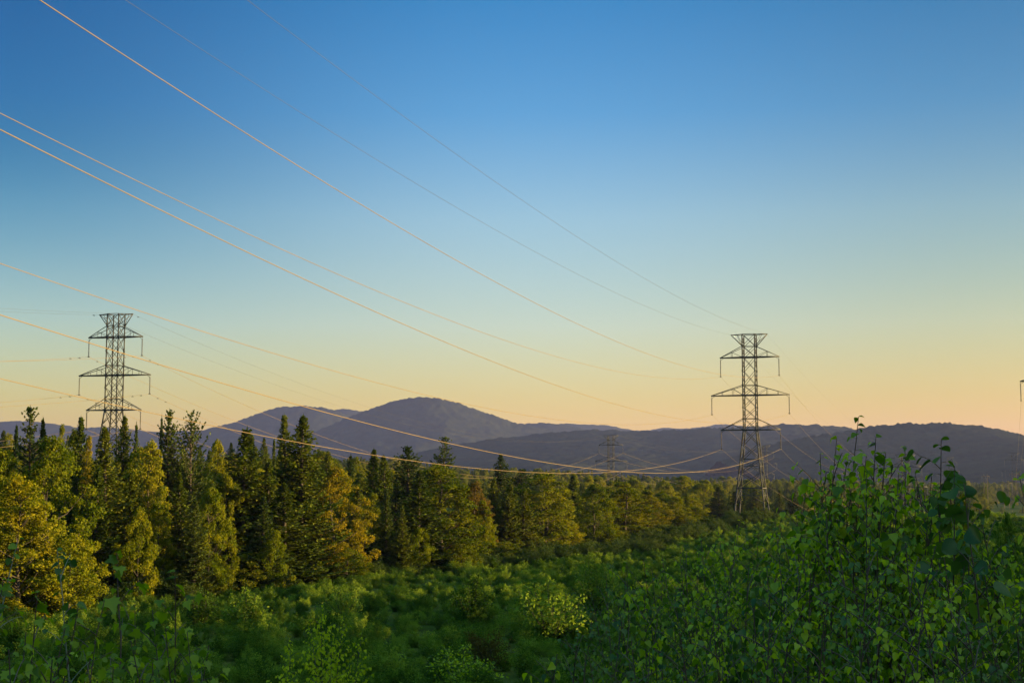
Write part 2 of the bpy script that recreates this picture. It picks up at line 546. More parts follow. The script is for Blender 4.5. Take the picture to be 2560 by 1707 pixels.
def peak_arm():
    b = Bars()
    b.fat = 1.05
    for s in (-1, 1):
        tip = np.array((s * WG, 0, HG))
        for f in (-1, 1):
            t2 = tip + np.array((0, f * .1, 0))
            b.bar((s * BW, f * BW, HG), t2, 0.12)
            b.bar((s * BW, f * BW, HG - 2.5), t2 - (0, 0, 0.05), 0.11)
            b.bar((s * BW, f * BW, HG - 2.5), (s * (BW + WG) / 2, f * BW * .52, HG), 0.06)
        b.bar(tip - (0, .2, 0), tip + (0, .2, 0), 0.16)
    for f in (-1, 1):
        b.bar((-BW, f * BW, HG + .03), (BW, f * BW, HG + .03), 0.12)
    return b


def lathe(prof, n=8):
    prof = np.array(prof, float)
    a = np.arange(n) * 2 * math.pi / n
    V = np.stack([prof[:, 0, None] * np.cos(a), prof[:, 0, None] * np.sin(a), np.repeat(prof[:, 1, None], n, 1)], 2)
    i = np.arange(len(prof) - 1)[:, None] * n + np.arange(n)[None]
    j = np.arange(len(prof) - 1)[:, None] * n + (np.arange(n)[None] + 1) % n
    return V.reshape(-1, 3), np.stack([i, j, j + n, i + n], 2).reshape(-1, 4)


def insulator(x, z):
    pr = [(0.02, 0), (0.03, -0.05), (0.03, -0.5)]
    zz = -0.5
    for k in range(20):
        pr += [(0.05, zz), (0.15, zz - 0.05), (0.15, zz - 0.08), (0.05, zz - 0.1)]
        zz -= 0.165
    pr += [(0.04, zz), (0.04, -INS + 0.06), (0.0, -INS + 0.05)]
    V, q = lathe(pr)
    o = build('insulator_string', V + np.array((x, 0, z)), q, M['insul'])
    return o


tower = thing('transmission_tower', 'right lattice tower with splayed legs rising above the leafy bush, nearest whole tower', 'pylon',
              at(0, 0, 1) * 0 + np.array((50.285, 300.0, -7.9)), 'lattice towers of the power lines', -AL)
TK = {tower: []}


def part(o, parent):
    o.parent = parent
    TK.setdefault(parent, []).append(o)
    return o


part(lattice_shaft().obj('shaft', M['steel']), tower)
part(peak_arm().obj('peak_arm', M['steel']), tower)
for z, wd, rise in ((HU, WU, 2.33), (HM, WM, 2.12), (HL, WL, 2.35)):
    part(cross_arm(z, wd, rise).obj('cross_arm', M['steel']), tower)
    for s in (-1, 1):
        o = part(insulator(s * wd, z), tower)
        b = Bars()
        zz = z - INS
        b.bar((s * wd, -0.45, zz), (s * wd, 0.45, zz), 0.10)
        b.bar((s * wd - .22, 0, zz + .08), (s * wd + .22, 0, zz + .08), 0.09)
        b.bar((s * wd, 0, zz - 0.1), (s * wd, 0, zz + 0.25), 0.12)
        part(b.obj('clamp', M['steel']), o)
for sx in (-1, 1):
    for sy in (-1, 1):
        hwb = BW + 1.95
        b = Bars()
        b.bar((sx * hwb, sy * hwb, -1.2), (sx * hwb, sy * hwb, 0.45), 0.75, 0.6)
        part(b.obj('footing', M['concrete']), tower)


def attach(root, k, s):
    wd, z = {'g': (WG, HG), 'u': (WU, HU - INS), 'm': (WM, HM - INS), 'l': (WL, HL - INS)}[k]
    a = root.rotation_euler[2]
    return np.array(root.location) + np.array((math.cos(a) * wd * s, math.sin(a) * wd * s, z))


def place_tower(label, p_top, rz):
    p = np.array(p_top, float)
    p[2] -= HG
    return copy_tree(tower, label, p, rz, children=TK)


tw_left = place_tower('left lattice tower with its legs hidden behind dark spruces and golden trees', at(290.7, 786, 298), -0.235)
tw_mid = place_tower('small hazy lattice tower in the middle distance above the far end of the tree edge', at(1527, 1088, 711), -0.33)
tw_far = place_tower('faint tiny lattice tower seen just behind the right leg of the right tower', at(1912, 1113, 1000), -0.34)
tw_bush = place_tower('hazy lattice tower half hidden behind the shoots of the leafy bush', at(2263, 1136, 570), -0.34)
tw_edge = place_tower('lattice tower at the right edge showing only an arm tip and hanging insulator', at(2657, 951, 290) + np.array((0, 0, HG - HM)), -AL)
tw_haze = place_tower('hazy distant lattice tower standing in the misty field at the right edge', at(2534, 1132, 1000), -0.34)
tw_last = place_tower('farthest tower of the line beyond the bush, almost lost in haze', at(2374, 1142, 1300), -0.34)

# ------------------------------------------------------------------ wires
KW = {'g': 'ground wire', 'u': 'upper conductor', 'm': 'middle conductor', 'l': 'lower conductor'}
SIDE = {-1: 'left-hand', 1: 'right-hand'}


def wire_obj(P, k, label, group, r=0.025):
    b = Bars()
    b.tube(P, r * 0.55 if k == 'g' else r, 6)
    o = b.obj('ground_wire' if k == 'g' else 'conductor', M['gwire'] if k == 'g' else M['wire'], smooth=True)
    return tag(o, label, 'power line', group)


def span_pts(p, q, b, n=70):
    t = np.linspace(0, 1, n)
    S = math.hypot(*(q - p)[:2])
    P = p[None] * (1 - t[:, None]) + q[None] * t[:, None]
    P[:, 2] -= b * S * S * t * (1 - t)
    return P


DAMP = None


def dampers(o, P, dists, r=1.0):
    """Stockbridge dampers clamped to the wire near the tower"""
    global DAMP
    d = np.concatenate([[0], np.cumsum(np.linalg.norm(np.diff(P, axis=0), axis=1))])
    for s in dists:
        c = np.array([np.interp(s, d, P[:, i]) for i in range(3)])
        t = P[1] - P[0]
        if DAMP is None:
            b = Bars()
            b.bar((0, 0, .03), (0, 0, -.14), 0.07)
            b.bar((0, -.24, -.14), (0, .24, -.14), 0.03)
            b.bar((0, -.30, -.15), (0, -.14, -.15), 0.11)
            b.bar((0, .30, -.15), (0, .14, -.15), 0.11)
            m = b.obj('vibration_damper', M['steel'], o)
            DAMP = m
        else:
            m = DAMP.copy(); COL.objects.link(m); m.parent = o
        m.location = c
        m.rotation_euler = (0, 0, math.atan2(t[1], t[0]) - math.pi / 2)


def line(a, b, what, group, bc=0.00039, bg=0.00026, damp=False, r=0.030):
    for k in 'gуml'.replace('у', 'u'):
        for s in (-1, 1):
            P = span_pts(attach(a, k, s), attach(b, k, s), bg if k == 'g' else bc)
            o = wire_obj(P, k, f'{SIDE[s]} {KW[k]} {what}', group, r)
            if damp:
                dampers(o, P, (2.2,) if k == 'g' else (3.2, 6.4))


def tail(a, az, A, B, Ag, Bg, smax, what, group, damp=False, looks=None):
    """the span that comes back past the camera from tower a; fitted to the photo"""
    for k in 'guml':
        for s in (-1, 1):
            p = attach(a, k, s)
            t = np.linspace(0, smax, 110)
            aa, bb = (Ag, Bg) if k == 'g' else (A, B)
            P = np.stack([p[0] - math.sin(az) * t, p[1] - math.cos(az) * t, p[2] + aa * t + bb * t * t], 1)
            o = wire_obj(P, k, (looks[k, s] if looks else f'{SIDE[s]} {KW[k]} {what}'), group)
            if damp:
                dampers(o, P, (2.2,) if k == 'g' else (3.2, 6.4))


looks = {('g', -1): 'thin dark wire high in the sky ending at the left peak of the right tower',
         ('g', 1): 'thinnest dark wire, highest in the sky, ending at the right peak of the right tower',
         ('u', -1): "reddish wire from the left frame edge to the right tower's upper left insulator",
         ('u', 1): 'reddish lit wire crossing the sky from the top left corner to the upper right insulator',
         ('m', -1): "golden wire crossing the mountain summit to the right tower's middle left insulator",
         ('m', 1): "orange wire just below the reddish one, ending at the right tower's middle right insulator",
         ('l', -1): "lowest golden wire sagging over the tree tops to the right tower's lower left insulator",
         ('l', 1): "golden wire crossing the left tower and sagging to the right tower's lower right insulator"}
tail(tower, AL, -0.09458, 0.00039, -0.05989, 0.00026, 390, '', 'wires sweeping from the right tower to the top left', looks=looks)
line(tower, tw_bush, 'dropping from the right tower down behind the leafy bush', 'wires running on beyond the right tower', r=0.015)
line(tw_bush, tw_last, 'between the tower behind the bush and the farthest tower', 'wires far off behind the leafy bush', r=0.02)
tail(tw_left, 0.31, -0.125, 0.00039, -0.10, 0.00026, 380, 'leaving the left tower towards the left frame edge', 'wires leaving the left tower to the left', damp=True)
line(tw_left, tw_mid, 'sagging from the left tower to the small hazy middle tower', 'wires between the left tower and the middle tower', damp=True)
line(tw_mid, tw_far, 'from the small middle tower to the tiny tower behind the right one', 'wires running on beyond the middle tower')
line(tw_edge, tw_haze, 'from the right edge tower to the hazy tower in the misty field', 'wires at the right edge', bc=0.0002, bg=0.00015, r=0.016)


# wooden H-frame poles in the misty field
def pole_frame(label, p, h, wd):
    t = thing('utility_pole', label, 'utility pole', p, 'wooden poles in the misty field', -0.3)
    for s in (-1, 1):
        b = Bars()
        b.tube([(s * wd / 2, 0, -1), (s * wd / 2, 0, h * .5), (s * wd / 2, 0, h)], [0.14, 0.125, 0.10], 8)
        b.obj('pole', M['wood'], t, True)
    b = Bars()
    b.bar((-wd * 1.15, 0.22, h * .93), (wd * 1.15, 0.22, h * .93), 0.28)
    b.obj('cross_arm', M['wood'], t)
    b = Bars()
    b.bar((-wd / 2, .14, h * .9), (wd / 2, .14, h * .6), .14); b.bar((wd / 2, -.14, h * .9), (-wd / 2, -.14, h * .6), .14)
    b.obj('brace', M['wood'], t)
    for x in (-1.05, 0, 1.05):
        V, q = lathe([(.02, 0)] + [(r_, -.2 - .12 * i - d_) for i in range(9) for r_, d_ in ((.05, 0), (.14, .05), (.05, .09))] + [(0.02, -1.4)], 6)
        build('insulator_string', V + np.array((x * wd, .22, h * .93 - .14)), q, M['insul'], t)
    return t


M['wood'] = mat_simple('weathered_wood', (0.08, 0.06, 0.045), (0.13, 0.10, 0.07), 0.85, 0, 2)
for (sx, sy, Y, h, wd, lb) in ((2517, 1266, 720, 12.5, 2.4, 'double wooden pole with cross arm standing at the right edge of the misty field'),
                              (2466, 1258, 760, 15.5, 1.7, 'tall narrow double wooden pole alone in the middle of the misty field'),
                              (2537, 1236, 900, 14.0, 2.6, 'double wooden pole in front of the hazy tower at the right edge')):
    pole_frame(lb, at(sx, sy, Y), h, wd)

# ------------------------------------------------------------------ tree shapes
def blades(P0, P1, wdt, nrm):
    """one thin leaf-shaped blade (two triangles) per row, from P0 to P1"""
    d = P1 - P0
    side = np.cross(d, nrm)
    side /= np.linalg.norm(side, axis=1)[:, None] + 1e-9
    mid = P0 + d * 0.45
    s = side * wdt[:, None] * 0.5
    V = np.stack([P0, mid + s, P1, mid - s], 1).reshape(-1, 3)
    q = np.arange(len(P0) * 4).reshape(-1, 4)
    return V, q


def unit(v):
    return v / (np.linalg.norm(v, axis=-1, keepdims=True) + 1e-9)


def conifer_shape(rng, H=18.0, Rb=3.3, dens=1.0, bare=0.04, pw=0.85, upswept=0.1, gap=0.0, droop=0.38):
    V = []; Q = []; n = 0
    T = Bars()
    bend = rng.normal(0, 0.15, 2)
    zt = np.linspace(0, H, 12)
    T.tube(np.stack([bend[0] * (zt / H) ** 2, bend[1] * (zt / H) ** 2, zt], 1), 0.018 * H * (1 - zt / H * 0.96), 7)
    z = bare * H
    P0s, P1s, Ws, Ns = [], [], [], []
    lob = rng.uniform(0, 6.28)
    while z < H * 0.99:
        t = z / H
        base = Rb * (1 - t) ** pw * (0.88 + 0.16 * math.sin(z * 1.9 + lob)) + 0.06
        nb = max(4, int(rng.integers(6, 9) * (0.6 + 0.5 * (1 - t))))
        a0 = rng.uniform(0, 6.28)
        for k in range(nb):
            if rng.random() < gap:
                continue
            a = a0 + k * 6.283 / nb + rng.normal(0, 0.22)
            Lb = base * rng.uniform(0.66, 1.16)
            rise = upswept + 0.75 * t * t
            ns = max(4, int(Lb / 0.16 * dens))
            s = (np.arange(ns) + rng.random(ns)) / ns
            s = 0.10 + 0.9 * s
            dirn = np.array((math.cos(a), math.sin(a), 0)); lat = np.array((-math.sin(a), math.cos(a), 0))
            zz = z + Lb * (rise * s - droop * (1 - t) * s + 0.34 * s ** 3) + rng.normal(0, 0.05, ns)
            C = dirn * (s * Lb)[:, None] + np.stack([bend[0] * (zz / H) ** 2, bend[1] * (zz / H) ** 2, zz], 1)
            if Lb > 0.8 and (gap > 0.05 or rng.random() < 0.25):
                m_ = np.linspace(0, 0.9, 4)
                zb = z + Lb * (rise * m_ - droop * (1 - t) * m_ + 0.34 * m_ ** 3)
                T.tube(dirn * (m_ * Lb)[:, None] + np.stack([0 * m_, 0 * m_, zb - 0.03], 1), np.linspace(0.05, 0.015, 4), 4)
            for sg in (-1, 1, 0):
                lt = (0.16 + 0.30 * Lb * (1 - s) * 0.8 + 0.10) * rng.uniform(0.6, 1.25, ns)
                lt = np.minimum(lt, 0.85) * (0.40 + 0.60 * (1 - t) ** 0.5)
                tip = C + lat * (sg * lt)[:, None] + dirn * (lt * (0.65 if sg else 1.0))[:, None]
                tip[:, 2] += -0.22 * lt * (1 - t) + rng.normal(0, 0.09, ns) + (0.10 if sg == 0 else 0.0)
                P0s.append(C); P1s.append(tip); Ws.append(rng.uniform(0.16, 0.34, ns))
                nv = np.tile((0, 0, 1.0), (ns, 1)) + rng.normal(0, 0.55, (ns, 3))
                Ns.append(nv)
            # hanging twigs
            hn = C.copy(); hn[:, 2] -= rng.uniform(0.15, 0.42, ns) * (1 - 0.6 * t)
            hn += rng.normal(0, 0.08, (ns, 3))
            P0s.append(C); P1s.append(hn); Ws.append(rng.uniform(0.14, 0.30, ns)); Ns.append(unit(rng.normal(0, 1, (ns, 3))))
        z += (0.26 + 0.12 * (1 - t)) * rng.uniform(0.75, 1.25) * (1.5 if gap > 0.2 else 1)
    # leader
    k = 26
    zl = rng.uniform(H * 0.95, H, k); aa = rng.uniform(0, 6.28, k); ll = 0.10 + (H - zl) * 0.32
    c = np.stack([bend[0] + 0 * zl, bend[1] + 0 * zl, zl], 1)
    P0s.append(c); P1s.append(c + np.stack([np.cos(aa) * ll, np.sin(aa) * ll, 0.20 + 0 * ll], 1)); Ws.append(np.full(k, .09)); Ns.append(unit(rng.normal(0, 1, (k, 3))))
    c2 = np.array([[bend[0], bend[1], H * .97]] * 3)
    P0s.append(c2); P1s.append(np.array([[bend[0], bend[1], H + .45]] * 3)); Ws.append(np.full(3, .1)); Ns.append(np.eye(3) + .1)
    V, q = blades(np.concatenate(P0s), np.concatenate(P1s), np.concatenate(Ws), np.concatenate(Ns))
    return V, q, T


def broad_shape(rng, H=15.0, Rb=4.0, low=0.0, nclump=80, leaf=0.25, per=200, egg=0.42, columnar=0.0):
    """crown of many leafy clumps on limbs, ragged outline"""
    T = Bars()
    zt = np.linspace(0, H * 0.82, 9)
    wob = np.cumsum(rng.normal(0, 0.10, (9, 2)), 0)
    T.tube(np.concatenate([wob, zt[:, None]], 1), np.linspace(0.014 * H, 0.003 * H, 9), 7)
    P, Nn, S = [], [], []
    lobes = rng.uniform(0, 6.28, 4); la = rng.uniform(0.05, 0.22, 4)
    for k in range(nclump):
        t = low + (1 - low) * rng.beta(1.0, 1.15)
        env = (math.sin(math.pi * (0.16 + 0.84 * min(1, max(0, t))) ** (0.70 + egg * 0.3)) ** 0.75 if columnar == 0 else (1 - t ** 2.2) ** 0.75 * min(1, (t + .45) * 1.5))
        a = rng.uniform(0, 6.28)
        rr = Rb * env * (1 + sum(la[j] * math.sin((j + 1) * a + lobes[j] + t * 3 * (j % 2)) for j in range(4)))
        f = rng.beta(3.2, 1.1)
        c = np.array((math.cos(a) * rr * f, math.sin(a) * rr * f, t * H))
        cr = rng.uniform(0.42, 1.0) * (Rb / 4.0) ** 0.5 * (1.0 - 0.25 * t)
        n = int(per * cr ** 2 * rng.uniform(0.7, 1.2))
        d = unit(rng.normal(0, 1, (n, 3)) + np.array((math.cos(a) * .35, math.sin(a) * .35, 0.35)))
        r = cr * rng.random(n) ** 0.42
        p = c + d * r[:, None] * np.array((1.15, 1.15, 0.85))
        P.append(p)
        Nn.append(unit(d + rng.normal(0, 0.75, (n, 3)) + np.array((0, 0, 0.35))))
        S.append(rng.uniform(0.7, 1.25, n) * leaf)
        if k % 6 == 0:
            zb = max(0.1, t * H - rr * 0.75)
            w0 = np.array((np.interp(zb, zt, wob[:, 0]), np.interp(zb, zt, wob[:, 1]), min(zb, H * .8)))
            m_ = w0 * .5 + c * .5 + np.array((0, 0, -.15 * f * rr))
            T.tube([w0, m_, c], [0.004 * H, 0.003 * H, 0.01], 5)
    # a thin scatter of stray shoots for a ragged edge
    P = np.concatenate(P); Nn = np.concatenate(Nn); S = np.concatenate(S)
    ax_ = unit(np.cross(Nn, unit(rng.normal(0, 1, P.shape))))
    V, q = blades(P - ax_ * S[:, None] * .5, P + ax_ * S[:, None] * .5, S * 0.78, Nn)
    return V, q, T


PROTO = {}


def proto(kind, V, q, T, m):
    PROTO.setdefault(kind, []).append((V, q, T, m))


class TreeKind:
    def __init__(s, V, q, T, m, H):
        s.V, s.q, s.T, s.m, s.H, s.crown, s.trunk = V, q, T, m, H, None, None


KINDS = {}
rg = np.random.default_rng(101)
for k in range(5):
    KINDS[f's{k}'] = TreeKind(*conifer_shape(rg, 18, 3.3 + .2 * (k % 3), pw=(0.95, 0.85, 1.05, 0.9, 0.82)[k], upswept=(.1, .05, .16, .1, .2)[k]), M['spruce'], 18)
for k in range(2):
    KINDS[f'n{k}'] = TreeKind(*conifer_shape(rg, 18, 3.0, pw=0.95, upswept=.05), M['spruce_blue'], 18)
KINDS['open'] = TreeKind(*conifer_shape(rg, 18, 4.3, pw=0.55, upswept=.62, gap=0.35, droop=.30, bare=.15), M['spruce_blue'], 18)
KINDS['pine'] = TreeKind(*conifer_shape(rg, 18, 4.0, pw=0.66, upswept=.28, gap=0.16, droop=.34, bare=.06), M['spruce_blue'], 18)
KINDS['layer'] = TreeKind(*conifer_shape(rg, 16, 3.0, pw=0.6, upswept=.18, gap=0.22, droop=.34, bare=.3), M['spruce_blue'], 16)
KINDS['b0'] = TreeKind(*broad_shape(rg, 15, 4.6, nclump=250), M['green'], 15)
KINDS['b1'] = TreeKind(*broad_shape(rg, 15, 4.2, nclump=235, egg=.7), M['green'], 15)
KINDS['b2'] = TreeKind(*broad_shape(rg, 15, 3.4, nclump=215, egg=.2), M['green'], 15)
KINDS['c0'] = TreeKind(*broad_shape(rg, 17, 3.1, nclump=250, columnar=1), M['green'], 17)
KINDS['c1'] = TreeKind(*broad_shape(rg, 17, 3.6, nclump=260, columnar=1), M['green'], 17)
KINDS['l0'] = TreeKind(*broad_shape(rg, 8, 3.2, nclump=110, leaf=.22, per=230, columnar=1), M['green'], 8)
KINDS['l1'] = TreeKind(*broad_shape(rg, 8, 3.6, nclump=115, leaf=.22, per=230, egg=.3), M['green'], 8)
CROWNS = {}


def tree(kind, name, label, cat, dx, dyt, Y, hw=None, m=None, zb=None, grp=None, rz=None, lean=0):
    """a tree whose tip shows at display pixel (dx, dyt) from forward distance Y; hw: half width in display pixels"""
    K = KINDS[kind]
    top = atd(dx, dyt, Y)
    z0 = float(gz(top[0], top[1])) - 0.15 if zb is None else zb
    hgt = top[2] - z0
    sz = hgt / K.H
    if hw is None:
        sx = sz
    else:
        rmax = np.percentile(np.abs(K.V[:, :2]).max(1), 98.5)
        sx = hw / 3266.0 * Y / rmax
    t = thing(name, label, cat, (top[0], top[1], z0), grp, random.uniform(0, 6.28) if rz is None else rz)
    t.scale = (sx, sx, sz)
    t.rotation_euler[1] = lean
    if K.crown is None:
        K.crown = build('crown', K.V, K.q, K.m, t)
        K.trunk = K.T.obj('trunk', M['bark'], t, True)
        c = K.crown
        CROWNS[kind] = c
    else:
        c = K.crown.copy(); COL.objects.link(c); c.parent = t
        u = K.trunk.copy(); COL.objects.link(u); u.parent = t
    if m is not None:
        c.material_slots[0].link = 'OBJECT'
        c.material_slots[0].material = M[m]
    else:
        c.material_slots[0].link = 'OBJECT'
        c.material_slots[0].material = K.m
    return t


